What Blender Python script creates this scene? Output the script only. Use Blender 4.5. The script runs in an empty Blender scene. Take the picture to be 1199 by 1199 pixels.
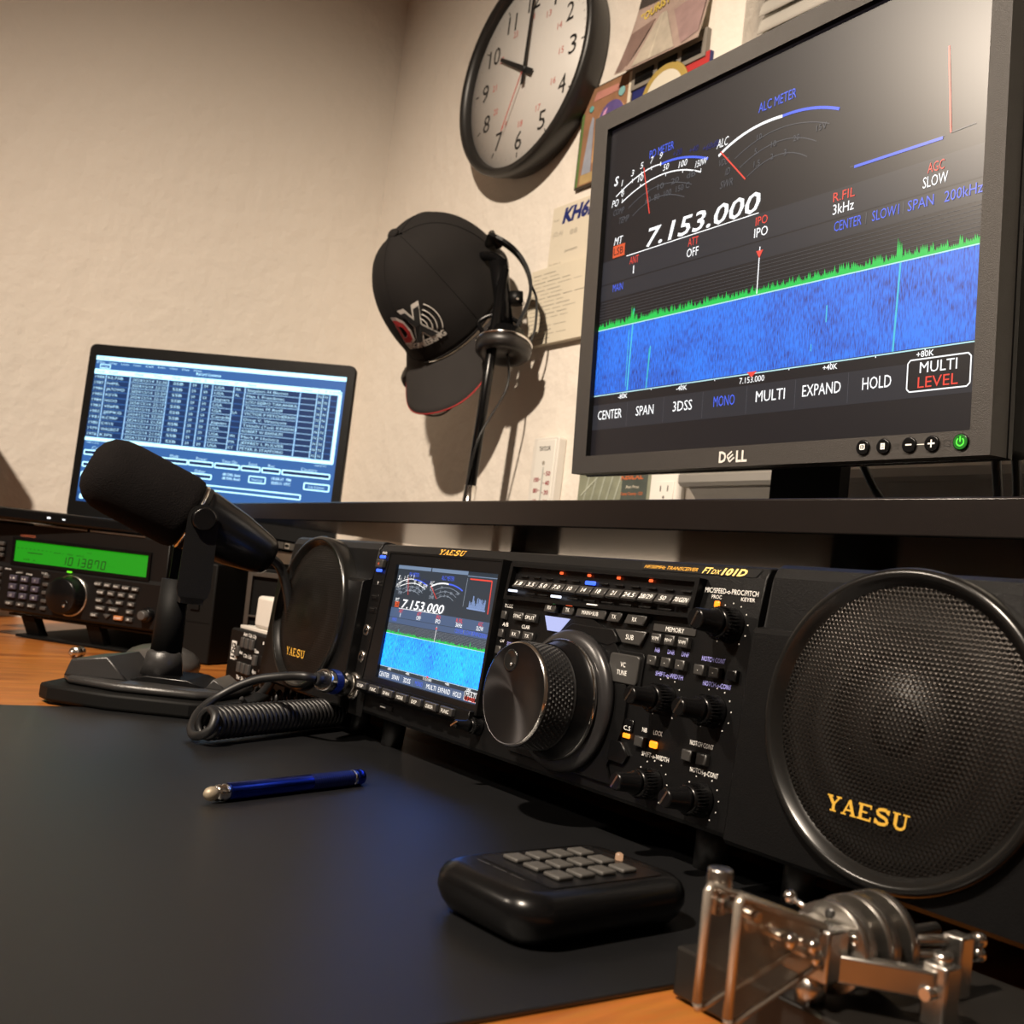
import bpy, bmesh, math, random
from mathutils import Vector, Matrix
random.seed(7)
R = math.radians
PI = math.pi
scene = bpy.context.scene
COL = scene.collection
S = 0.001                                   # every number below is in millimetres

# ------------------------------------------------------------------ materials
MATS = {}
def _mat(name):
    m = bpy.data.materials.new(name); m.use_nodes = True
    return m, m.node_tree, m.node_tree.nodes['Principled BSDF']

def pm(name, color, rough=0.5, metal=0.0, spec=0.5, emis=None, strength=0.0, coat=0.0,
       noise=0.0, nscale=60, bump=0.0, bscale=400, trans=0.0, alpha=1.0):
    if name in MATS: return MATS[name]
    m, nt, b = _mat(name)
    b.inputs['Base Color'].default_value = (*color, 1)
    b.inputs['Roughness'].default_value = rough
    b.inputs['Metallic'].default_value = metal
    b.inputs['Specular IOR Level'].default_value = spec
    b.inputs['Coat Weight'].default_value = coat
    b.inputs['Transmission Weight'].default_value = trans
    b.inputs['Alpha'].default_value = alpha
    if emis:
        b.inputs['Emission Color'].default_value = (*emis, 1)
        b.inputs['Emission Strength'].default_value = strength
    tc = nt.nodes.new('ShaderNodeTexCoord')
    if noise > 0:
        n = nt.nodes.new('ShaderNodeTexNoise'); n.inputs['Scale'].default_value = nscale
        n.inputs['Detail'].default_value = 5
        mx = nt.nodes.new('ShaderNodeMix'); mx.data_type = 'RGBA'
        mx.inputs['A'].default_value = (*[c * (1 - noise) for c in color], 1)
        mx.inputs['B'].default_value = (*[min(1, c * (1 + noise)) for c in color], 1)
        nt.links.new(tc.outputs['Object'], n.inputs['Vector'])
        nt.links.new(n.outputs['Fac'], mx.inputs['Factor'])
        nt.links.new(mx.outputs['Result'], b.inputs['Base Color'])
    if bump > 0:
        n = nt.nodes.new('ShaderNodeTexNoise'); n.inputs['Scale'].default_value = bscale
        n.inputs['Detail'].default_value = 3
        bp = nt.nodes.new('ShaderNodeBump'); bp.inputs['Strength'].default_value = bump
        bp.inputs['Distance'].default_value = 0.001
        nt.links.new(tc.outputs['Object'], n.inputs['Vector'])
        nt.links.new(n.outputs['Fac'], bp.inputs['Height'])
        nt.links.new(bp.outputs['Normal'], b.inputs['Normal'])
    MATS[name] = m
    return m

def em(name, color, strength, rough=0.31, base=(0.004, 0.004, 0.005)):
    return pm('glow_' + name, base, rough, 0, 0.5, color, strength)

def ink(name, color, rough=0.6):
    return pm('ink_' + name, color, rough, 0, 0.3)

BLK = pm('black_plastic', (0.0045, 0.0045, 0.0046), 0.40, spec=0.22, noise=0.12, nscale=300, bump=0.25, bscale=1500)
BLKS = pm('satin_black', (0.0035, 0.0035, 0.0038), 0.25, spec=0.28, noise=0.1)
BLKM = pm('matte_black', (0.0035, 0.0035, 0.0035), 0.6, spec=0.15, noise=0.15, nscale=150)
RUB = pm('black_rubber', (0.006, 0.006, 0.0065), 0.45, noise=0.15)
KEY = pm('key_grey', (0.030, 0.029, 0.028), 0.36, noise=0.1)
CHR = pm('chrome', (0.78, 0.76, 0.73), 0.16, 1.0, noise=0.04)
STEEL = pm('steel', (0.55, 0.53, 0.5), 0.27, 1.0, noise=0.08, nscale=200)
DSTEEL = pm('dark_steel', (0.12, 0.12, 0.12), 0.3, 1.0, noise=0.1)
WHT = pm('white_paint', (0.66, 0.63, 0.58), 0.45, noise=0.04)
PRINT = pm('print_white', (0.82, 0.82, 0.80), 0.6)
PRINTV = pm('print_violet', (0.36, 0.36, 0.90), 0.6)
GOLD = pm('gold_print', (0.85, 0.46, 0.07), 0.35, 0.25)

def wall_mat():
    m, nt, b = _mat('wall_paint')
    tc = nt.nodes.new('ShaderNodeTexCoord')
    n = nt.nodes.new('ShaderNodeTexNoise'); n.inputs['Scale'].default_value = 32; n.inputs['Detail'].default_value = 7
    n2 = nt.nodes.new('ShaderNodeTexNoise'); n2.inputs['Scale'].default_value = 3
    cr = nt.nodes.new('ShaderNodeValToRGB')
    cr.color_ramp.elements[0].color = (0.70, 0.645, 0.575, 1); cr.color_ramp.elements[1].color = (0.76, 0.70, 0.625, 1)
    bp = nt.nodes.new('ShaderNodeBump'); bp.inputs['Strength'].default_value = 0.6; bp.inputs['Distance'].default_value = 0.006
    for a in (n, n2): nt.links.new(tc.outputs['Object'], a.inputs['Vector'])
    nt.links.new(n2.outputs['Fac'], cr.inputs['Fac']); nt.links.new(cr.outputs['Color'], b.inputs['Base Color'])
    nt.links.new(n.outputs['Fac'], bp.inputs['Height']); nt.links.new(bp.outputs['Normal'], b.inputs['Normal'])
    b.inputs['Roughness'].default_value = 0.85; b.inputs['Specular IOR Level'].default_value = 0.2
    return m
WALL = wall_mat()

def wood_mat():
    m, nt, b = _mat('desk_wood')
    tc = nt.nodes.new('ShaderNodeTexCoord')
    mp = nt.nodes.new('ShaderNodeMapping'); mp.inputs['Scale'].default_value = (14, 2.2, 14); mp.inputs['Rotation'].default_value = (0, 0, R(24))
    n = nt.nodes.new('ShaderNodeTexNoise'); n.inputs['Scale'].default_value = 2.6; n.inputs['Detail'].default_value = 8; n.inputs['Distortion'].default_value = 1.2
    n2 = nt.nodes.new('ShaderNodeTexNoise'); n2.inputs['Scale'].default_value = 22; n2.inputs['Detail'].default_value = 4
    cr = nt.nodes.new('ShaderNodeValToRGB')
    e = cr.color_ramp.elements
    e[0].position = 0.3; e[0].color = (0.24, 0.07, 0.013, 1); e[1].position = 0.72; e[1].color = (0.58, 0.205, 0.038, 1)
    mx = nt.nodes.new('ShaderNodeMix'); mx.data_type = 'RGBA'; mx.blend_type = 'MULTIPLY'; mx.inputs['Factor'].default_value = 0.35
    nt.links.new(tc.outputs['Object'], mp.inputs['Vector']); nt.links.new(mp.outputs['Vector'], n.inputs['Vector'])
    nt.links.new(mp.outputs['Vector'], n2.inputs['Vector'])
    nt.links.new(n.outputs['Fac'], cr.inputs['Fac']); nt.links.new(cr.outputs['Color'], mx.inputs['A'])
    nt.links.new(n2.outputs['Color'], mx.inputs['B']); nt.links.new(mx.outputs['Result'], b.inputs['Base Color'])
    b.inputs['Roughness'].default_value = 0.38
    return m
WOOD = wood_mat()

def grille_mat(pitch=0.0021):
    """perforated steel: hexagonal rows of round holes, black paint between them"""
    m, nt, b = _mat('perforated_grille'); N = nt.nodes; L = nt.links
    tc = N.new('ShaderNodeTexCoord')
    def vm(op, a, bb=None):
        v = N.new('ShaderNodeVectorMath'); v.operation = op
        for i, q in enumerate((a, bb)):
            if q is None: continue
            if isinstance(q, tuple): v.inputs[i].default_value = q
            else: L.new(q, v.inputs[i])
        return v
    flat = vm('MULTIPLY', tc.outputs['Object'], (1 / pitch, 0, 1 / pitch)).outputs[0]
    ds = []
    for off in ((40, 0, 40 * 1.7320508), (40.5, 0, 40 * 1.7320508 + 0.8660254)):
        p = vm('ADD', flat, off).outputs[0]
        p = vm('MODULO', p, (1, 1, 1.7320508)).outputs[0]
        p = vm('SUBTRACT', p, (0.5, 0, 0.8660254)).outputs[0]
        ds.append(vm('LENGTH', p).outputs['Value'])
    mn = N.new('ShaderNodeMath'); mn.operation = 'MINIMUM'; L.new(ds[0], mn.inputs[0]); L.new(ds[1], mn.inputs[1])
    lt = N.new('ShaderNodeMath'); lt.operation = 'LESS_THAN'; lt.inputs[1].default_value = 0.34; L.new(mn.outputs[0], lt.inputs[0])
    tr = N.new('ShaderNodeBsdfTransparent'); mix = N.new('ShaderNodeMixShader')
    bp = N.new('ShaderNodeBump'); bp.inputs['Strength'].default_value = 0.8; bp.inputs['Distance'].default_value = 0.0006
    L.new(mn.outputs[0], bp.inputs['Height']); L.new(bp.outputs['Normal'], b.inputs['Normal'])
    b.inputs['Base Color'].default_value = (0.035, 0.031, 0.028, 1); b.inputs['Roughness'].default_value = 0.30; b.inputs['Metallic'].default_value = 0.85
    L.new(lt.outputs[0], mix.inputs[0]); L.new(b.outputs[0], mix.inputs[1]); L.new(tr.outputs[0], mix.inputs[2])
    L.new(mix.outputs[0], N['Material Output'].inputs['Surface'])
    return m
GRILLE = grille_mat()

def waterfall_mat(name, sx, sz, strength):
    m, nt, b = _mat(name); N = nt.nodes; L = nt.links
    tc = N.new('ShaderNodeTexCoord')
    mp = N.new('ShaderNodeMapping'); mp.inputs['Scale'].default_value = (sx, 1, sz)
    n = N.new('ShaderNodeTexNoise'); n.inputs['Scale'].default_value = 1; n.inputs['Detail'].default_value = 2
    n2 = N.new('ShaderNodeTexNoise'); n2.inputs['Scale'].default_value = 25; n2.inputs['Detail'].default_value = 3
    ad = N.new('ShaderNodeMath'); ad.operation = 'MULTIPLY_ADD'; ad.inputs[1].default_value = 0.5
    cr = N.new('ShaderNodeValToRGB'); e = cr.color_ramp.elements
    e[0].position = 0.52; e[0].color = (0.004, 0.02, 0.22, 1); e[1].position = 0.88; e[1].color = (0.004, 0.20, 0.95, 1)
    k = cr.color_ramp.elements.new(0.66); k.color = (0.004, 0.10, 0.62, 1)
    L.new(tc.outputs['Object'], mp.inputs['Vector']); L.new(mp.outputs['Vector'], n.inputs['Vector']); L.new(tc.outputs['Object'], n2.inputs['Vector'])
    L.new(n2.outputs['Fac'], ad.inputs[0]); L.new(n.outputs['Fac'], ad.inputs[2])
    L.new(ad.outputs[0], cr.inputs['Fac']); L.new(cr.outputs['Color'], b.inputs['Emission Color'])
    b.inputs['Emission Strength'].default_value = strength
    b.inputs['Base Color'].default_value = (0.01, 0.01, 0.012, 1); b.inputs['Roughness'].default_value = 0.4
    return m

# ------------------------------------------------------------------ mesh helpers
def frame(x, y=None, z=None):
    return Matrix((x, y, z)).transposed()

class MB:
    """collects shapes (millimetres) and links them as one mesh object"""
    def __init__(self): self.bm = bmesh.new(); self.mats = []; self.T = None
    def mi(self, m):
        if m not in self.mats: self.mats.append(m)
        return self.mats.index(m)
    def v(self, p):
        p = Vector(p)
        if self.T: p = self.T @ p
        return self.bm.verts.new(p * S)
    def face(self, vs, m, smooth=False):
        try: f = self.bm.faces.new(vs)
        except ValueError: return None
        f.material_index = self.mi(m); f.smooth = smooth
        return f
    def poly(self, pts, m): return self.face([self.v(p) for p in pts], m)
    def box(self, lo, hi, m, bev=0.0, seg=2):
        x0, y0, z0 = lo; x1, y1, z1 = hi
        vs = [self.v(p) for p in ((x0,y0,z0),(x1,y0,z0),(x1,y1,z0),(x0,y1,z0),(x0,y0,z1),(x1,y0,z1),(x1,y1,z1),(x0,y1,z1))]
        fs = [self.face([vs[i] for i in q], m) for q in ((3,2,1,0),(4,5,6,7),(0,1,5,4),(1,2,6,5),(2,3,7,6),(3,0,4,7))]
        if bev > 0:
            es = list({e for f in fs for e in f.edges})
            r = bmesh.ops.bevel(self.bm, geom=es, offset=bev * S, segments=seg, profile=0.5, affect='EDGES')
            for f in r['faces']: f.smooth = True; f.material_index = self.mi(m)
        return self
    def prism(self, pts, axis, a, b, m, bev=0.0, smooth=False):
        """polygon pts (2-D) swept along axis 'x','y' or 'z' from a to b"""
        def P(q, t):
            if axis == 'x': return (t, q[0], q[1])
            if axis == 'y': return (q[0], t, q[1])
            return (q[0], q[1], t)
        A = [self.v(P(q, a)) for q in pts]; B = [self.v(P(q, b)) for q in pts]
        fs = [self.face(A, m), self.face(B[::-1], m)]
        n = len(pts)
        for i in range(n):
            fs.append(self.face([A[i], B[i], B[(i+1) % n], A[(i+1) % n]], m, smooth))
        fs = [f for f in fs if f]
        if bev > 0:
            es = list({e for f in fs[:2] for e in f.edges})
            r = bmesh.ops.bevel(self.bm, geom=es, offset=bev * S, segments=2, profile=0.5, affect='EDGES')
            for f in r['faces']: f.smooth = True; f.material_index = self.mi(m)
        return self
    def lathe(self, prof, o, ax, m, seg=40, cap0=True, cap1=True, smooth=True, sc=(1, 1)):
        """prof: list of (distance along axis, radius)"""
        ax = Vector(ax).normalized(); o = Vector(o)
        u = ax.orthogonal().normalized()
        if abs(ax.z) < 0.9: u = ax.cross(Vector((0, 0, 1))).normalized()
        w = ax.cross(u)
        rings = []
        for d, r in prof:
            rings.append([self.v(o + ax * d + u * (r * sc[0] * math.cos(2*PI*k/seg)) + w * (r * sc[1] * math.sin(2*PI*k/seg))) for k in range(seg)])
        for a, b in zip(rings, rings[1:]):
            for k in range(seg):
                self.face([a[k], a[(k+1) % seg], b[(k+1) % seg], b[k]], m, smooth)
        if cap0: self.face(rings[0][::-1], m)
        if cap1: self.face(rings[-1], m)
        return self
    def cyl(self, p0, p1, r, m, r1=None, seg=24, bev=0.0):
        p0 = Vector(p0); p1 = Vector(p1); L = (p1 - p0).length; r1 = r if r1 is None else r1
        prof = [(0, r), (L, r1)] if not bev else [(0, r-bev), (bev*0.3, r-bev*0.3), (bev, r), (L-bev, r1), (L-bev*0.3, r1-bev*0.3), (L, r1-bev)]
        return self.lathe(prof, p0, p1 - p0, m, seg)
    def tube(self, pts, r, m, seg=10, closed=False, rr=None):
        pts = [Vector(p) for p in pts]; n = len(pts)
        t0 = (pts[1] - pts[0]).normalized(); u = t0.orthogonal().normalized(); rings = []
        for i, p in enumerate(pts):
            if closed: t = (pts[(i+1) % n] - pts[i-1]).normalized()
            else: t = (pts[min(i+1, n-1)] - pts[max(i-1, 0)]).normalized()
            u = (u - t * u.dot(t)).normalized(); w = t.cross(u)
            q = rr[i] if rr else r
            rings.append([self.v(p + u * (q*math.cos(2*PI*k/seg)) + w * (q*math.sin(2*PI*k/seg))) for k in range(seg)])
        rng = range(n if closed else n-1)
        for i in rng:
            a, b = rings[i], rings[(i+1) % n]
            for k in range(seg): self.face([a[k], a[(k+1) % seg], b[(k+1) % seg], b[k]], m, True)
        if not closed: self.face(rings[0][::-1], m); self.face(rings[-1], m)
        return self
    # flat artwork on a plane facing -y : u -> x, v -> z
    def quad(self, u0, v0, u1, v1, m, y=0.0):
        return self.poly([(u0,y,v0),(u1,y,v0),(u1,y,v1),(u0,y,v1)], m)
    def pl(self, pts, m, y=0.0): return self.poly([(a, y, b) for a, b in pts], m)
    def line(self, pts, w, m, y=0.0, closed=False):
        if closed: pts = list(pts) + [pts[0]]
        for (a, b), (c, d) in zip(pts, pts[1:]):
            L = math.hypot(c-a, d-b)
            if L < 1e-6: continue
            nx, ny = -(d-b)/L*w/2, (c-a)/L*w/2
            self.poly([(a-nx,y,b-ny),(c-nx,y,d-ny),(c+nx,y,d+ny),(a+nx,y,b+ny)], m)
        return self
    def text(self, s, u, v, h, m, y=0.0, al='c', w=None, shear=0.0, bold=0.0, ang=0.0, fn=None):
        """cap height h; centred vertically on v.  fn maps (u,v)->point instead of the plane"""
        tris, W = text_tris(s, bold)
        sx = h if w is None else (w / max(W, 1e-6) if len(s) > 2 else min(w / max(W, 1e-6), h * 1.12))
        W2 = W * sx
        ox = {'c': -W2/2, 'l': 0, 'r': -W2}[al]
        ca, sa = math.cos(ang), math.sin(ang)
        def P(p):
            a = p[0]*sx + ox + shear*(p[1]-0.5)*h; b = (p[1]-0.5)*h
            a, b = a*ca - b*sa + u, a*sa + b*ca + v
            return fn(a, b) if fn else (a, y, b)
        vs, fs = tris
        V = [self.v(P(p)) for p in vs]
        for f in fs: self.face([V[i] for i in f], m)
        return self
    def build(self, name, parent=None, mods=None, fix=True, kind=None, loc=None):
        if fix: bmesh.ops.recalc_face_normals(self.bm, faces=self.bm.faces)
        me = bpy.data.meshes.new(name); self.bm.to_mesh(me); self.bm.free()
        for m in self.mats: me.materials.append(m)
        o = bpy.data.objects.new(name, me); COL.objects.link(o)
        if parent: o.parent = parent
        if kind: o['kind'] = kind
        return o

_TXT = {}
def text_tris(s, bold=0.0):
    key = (s, bold)
    if key in _TXT: return _TXT[key]
    cu = bpy.data.curves.new('t', 'FONT'); cu.body = s; cu.resolution_u = 2; cu.offset = bold
    ob = bpy.data.objects.new('t', cu); COL.objects.link(ob)
    dg = bpy.context.evaluated_depsgraph_get()
    me = ob.evaluated_get(dg).to_mesh()
    k = 1 / 0.69                                           # built-in font: capital height at size 1
    vs = [(v.co.x * k, v.co.y * k) for v in me.vertices]
    fs = [tuple(p.vertices) for p in me.polygons]
    ob.evaluated_get(dg).to_mesh_clear()
    bpy.data.objects.remove(ob); bpy.data.curves.remove(cu)
    x0 = min([v[0] for v in vs] or [0]); x1 = max([v[0] for v in vs] or [1])
    vs = [(a - x0, b) for a, b in vs]
    _TXT[key] = ((vs, fs), x1 - x0)
    return _TXT[key]

def shade_area(o): return o

def tag(o, label, cat, group=None, kind=None):
    o['label'] = label; o['category'] = cat
    if group: o['group'] = group
    if kind: o['kind'] = kind
    return o

def thing(name, label, cat, loc=(0, 0, 0), rot=None, group=None):
    o = bpy.data.objects.new(name, None); COL.objects.link(o); o.empty_display_size = 0.02
    M = Matrix.Translation(Vector(loc) * S)
    if rot is not None: M = M @ (rot.to_4x4() if isinstance(rot, Matrix) else Matrix.Rotation(rot, 4, 'Z'))
    o.matrix_world = M
    return tag(o, label, cat, group)

def copy_tree(o, parent=None):
    c = o.copy(); COL.objects.link(c)
    if parent: c.parent = parent
    for ch in [x for x in list(bpy.data.objects) if x.parent == o]: copy_tree(ch, c)
    return c

def axes(x, z):
    """rotation matrix with given local x and approximate z"""
    x = Vector(x).normalized(); z = Vector(z); y = z.cross(x).normalized(); z = x.cross(y).normalized()
    return Matrix((x, y, z)).transposed()

# ------------------------------------------------------------------ camera
AZ, PT, RL = R(144.5), R(4.5), R(6.7)
fw = Vector((math.cos(AZ)*math.cos(PT), math.sin(AZ)*math.cos(PT), math.sin(PT)))
r0 = Vector((math.sin(AZ), -math.cos(AZ), 0)); u0 = r0.cross(fw)
rt = r0*math.cos(RL) + u0*math.sin(RL); up = -r0*math.sin(RL) + u0*math.cos(RL)
cam = bpy.data.cameras.new('camera'); co = bpy.data.objects.new('camera', cam); COL.objects.link(co)
Mx = Matrix((rt, up, -fw)).transposed().to_4x4(); Mx.translation = Vector((0, 0, 0.125)); co.matrix_world = Mx
cam.sensor_fit = 'HORIZONTAL'; cam.sensor_width = 36; cam.lens = 36.0 * 1200 / 1199
cam.clip_start = 0.02
cam.dof.use_dof = True; cam.dof.focus_distance = 0.62; cam.dof.aperture_fstop = 19
scene.camera = co

# ------------------------------------------------------------------ the room
XL, YB, ZF, ZC = -1733, 850, -750, 1650
XR, YN = 900, -1700
def st(mb, name): 
    o = mb.build(name, kind='structure', fix=False); return o
b = MB(); b.box((XL-60, YN-60, ZF-60), (XR+60, YB+160, ZF), pm('carpet', (0.16, 0.13, 0.10), 0.9, noise=0.3)); st(b, 'floor')
b = MB(); b.box((XL-60, YN-60, ZC), (XR+60, YB+160, ZC+60), pm('ceiling_paint', (0.6, 0.56, 0.5), 0.9, noise=0.03)); st(b, 'ceiling')
b = MB(); b.box((XL-60, YN-60, ZF), (XL, YB+160, ZC), WALL); st(b, 'wall_left')
b = MB(); b.box((XR, YN-60, ZF), (XR+60, YB+160, ZC), WALL); st(b, 'wall_right')
b = MB(); b.box((XL, YN-60, ZF), (XR, YN, ZC), WALL); st(b, 'wall_front')
WX0, WX1, WZ0, WZ1 = -835, 150, 268, 1420
b = MB()
b.box((XL, YB, ZF), (WX0, YB+160, ZC), WALL); b.box((WX1, YB, ZF), (XR, YB+160, ZC), WALL)
b.box((WX0, YB, ZF), (WX1, YB+160, WZ0), WALL); b.box((WX0, YB, WZ1), (WX1, YB+160, ZC), WALL)
st(b, 'wall_back')
GLS = pm('night_glass', (0.01, 0.012, 0.02), 0.05, spec=0.5)
b = MB()
for lo, hi in (((WX0, 930, WZ0), (WX0+35, 960, WZ1)), ((WX1-35, 930, WZ0), (WX1, 960, WZ1)), ((WX0, 930, WZ0), (WX1, 960, WZ0+35)), ((WX0, 930, WZ1-35), (WX1, 960, WZ1)), ((-360, 932, WZ0), (-325, 958, WZ1))):
    b.box(lo, hi, WHT)
b.box((WX0+2, 962, WZ0), (WX1-2, 966, WZ1), GLS)
st(b, 'window_1')
b = MB()   # stool and apron under the window
b.prism([(812, 270), (816, 266), (929, 266), (929, 282), (816, 282), (812, 278)], 'x', -826, 170, WHT)
b.prism([(848, 238), (822, 262), (818, 266), (849, 266)], 'x', -815, 165, WHT)
st(b, 'trim_1')

# blinds (venetian, almost closed)
bl = thing('window_blinds', 'white horizontal slat blinds hanging in the window behind the large monitor', 'blinds', (-340, 874, 0))
SLAT = pm('slat_white', (0.62, 0.60, 0.55), 0.5, noise=0.03)
b = MB(); b.box((-490, -14, 1385), (489, 20, 1418), SLAT, 1.5); b.build('head_rail', bl)
b = MB(); b.box((-490, -9, 284), (489, 9, 296), SLAT, 1.5); b.build('bottom_rail', bl)
def slat_mesh():
    b = MB(); n = 6; w = 30
    top = []; 
    for i in range(n+1):
        t = i/n - 0.5; top.append((t*w, 2.2*(1 - (2*t)**2)))
    ang = R(70)
    P = [(a*math.cos(ang) - c*math.sin(ang), a*math.sin(ang) + c*math.cos(ang)) for a, c in top]
    Q = [(a*math.cos(ang) - (c-0.9)*math.sin(ang), a*math.sin(ang) + (c-0.9)*math.cos(ang)) for a, c in top]
    b.prism(P + Q[::-1], 'x', -490, 489, SLAT, smooth=True)
    return b
s0 = slat_mesh().build('slat', bl); s0.location = (0, 0, 0.310)
for i in range(1, 49):
    s = s0.copy(); COL.objects.link(s); s.parent = bl; s.location = (0, 0, (310 + 22*i) * S)

# ------------------------------------------------------------------ desk, mat, shelf
b = MB(); b.box((XL+2, -420, -28), (760, YB-2, 0), WOOD, 2)
for x in (XL+40, 700):
    for y in (-370, YB-60): b.box((x, y, ZF), (x+45, y+45, -28), WOOD)
desk = b.build('desk'); tag(desk, 'orange brown wood grain desk top carrying all the radio gear', 'desk')
MAT = pm('mat_leatherette', (0.008, 0.0082, 0.009), 0.29, spec=0.85, noise=0.12, nscale=40, bump=0.3, bscale=2500)
b = MB(); b.box((-818, -260, 0.0), (-246, 430, 2.2), MAT, 0.8)
mat = b.build('desk_mat'); tag(mat, 'large dark charcoal desk mat with the blue stylus lying on it', 'desk mat')

SHELF = pm('shelf_black', (0.009, 0.007, 0.0065), 0.22, spec=0.5, noise=0.25, nscale=18)
sh = thing('monitor_shelf', 'long black shelf spanning above the radios and holding the monitor', 'shelf', (0, 0, 0))
b = MB(); b.box((-1279, 470, 177.5), (420, 800, 198), SHELF, 1.2); b.build('board', sh)
for x in (-1035, -560, 300):
    b = MB(); b.box((x, 742, 0), (x+30, 796, 177.5), SHELF, 1); b.build('upright', sh)

# ------------------------------------------------------------------ flat art shared by the two transceiver screens
W_ = em('white', (1.0, 1.0, 1.0), 1.25); WD = em('grey', (0.35, 0.36, 0.4), 0.28); RD = em('red', (1.0, 0.08, 0.05), 0.95)
BL = em('blue', (0.08, 0.16, 1.0), 0.95); GR = em('green', (0.02, 0.85, 0.12), 0.75); CY = em('cyan', (0.1, 0.75, 1.0), 0.8)
DK = em('panel_dark', (0.25, 0.2, 0.24), 0.035); BAND = em('band_grey', (0.4, 0.4, 0.5), 0.06); ORG = em('orange', (1.0, 0.14, 0.04), 0.8)
BLD = em('dim_blue', (0.05, 0.08, 0.7), 0.25)

def arc(cx, cy, r, a0, a1, n=16):
    return [(cx + r*math.cos(R(a0 + (a1-a0)*i/n)), cy + r*math.sin(R(a0 + (a1-a0)*i/n))) for i in range(n+1)]

def curve3(p0, p1, p2, n=16):
    """circle-ish arc through three points given as a quadratic"""
    c = (2*p1[0] - (p0[0]+p2[0])/2, 2*p1[1] - (p0[1]+p2[1])/2)
    return [((1-t)**2*p0[0] + 2*t*(1-t)*c[0] + t*t*p2[0], (1-t)**2*p0[1] + 2*t*(1-t)*c[1] + t*t*p2[1]) for t in [i/n for i in range(n+1)]]

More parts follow.
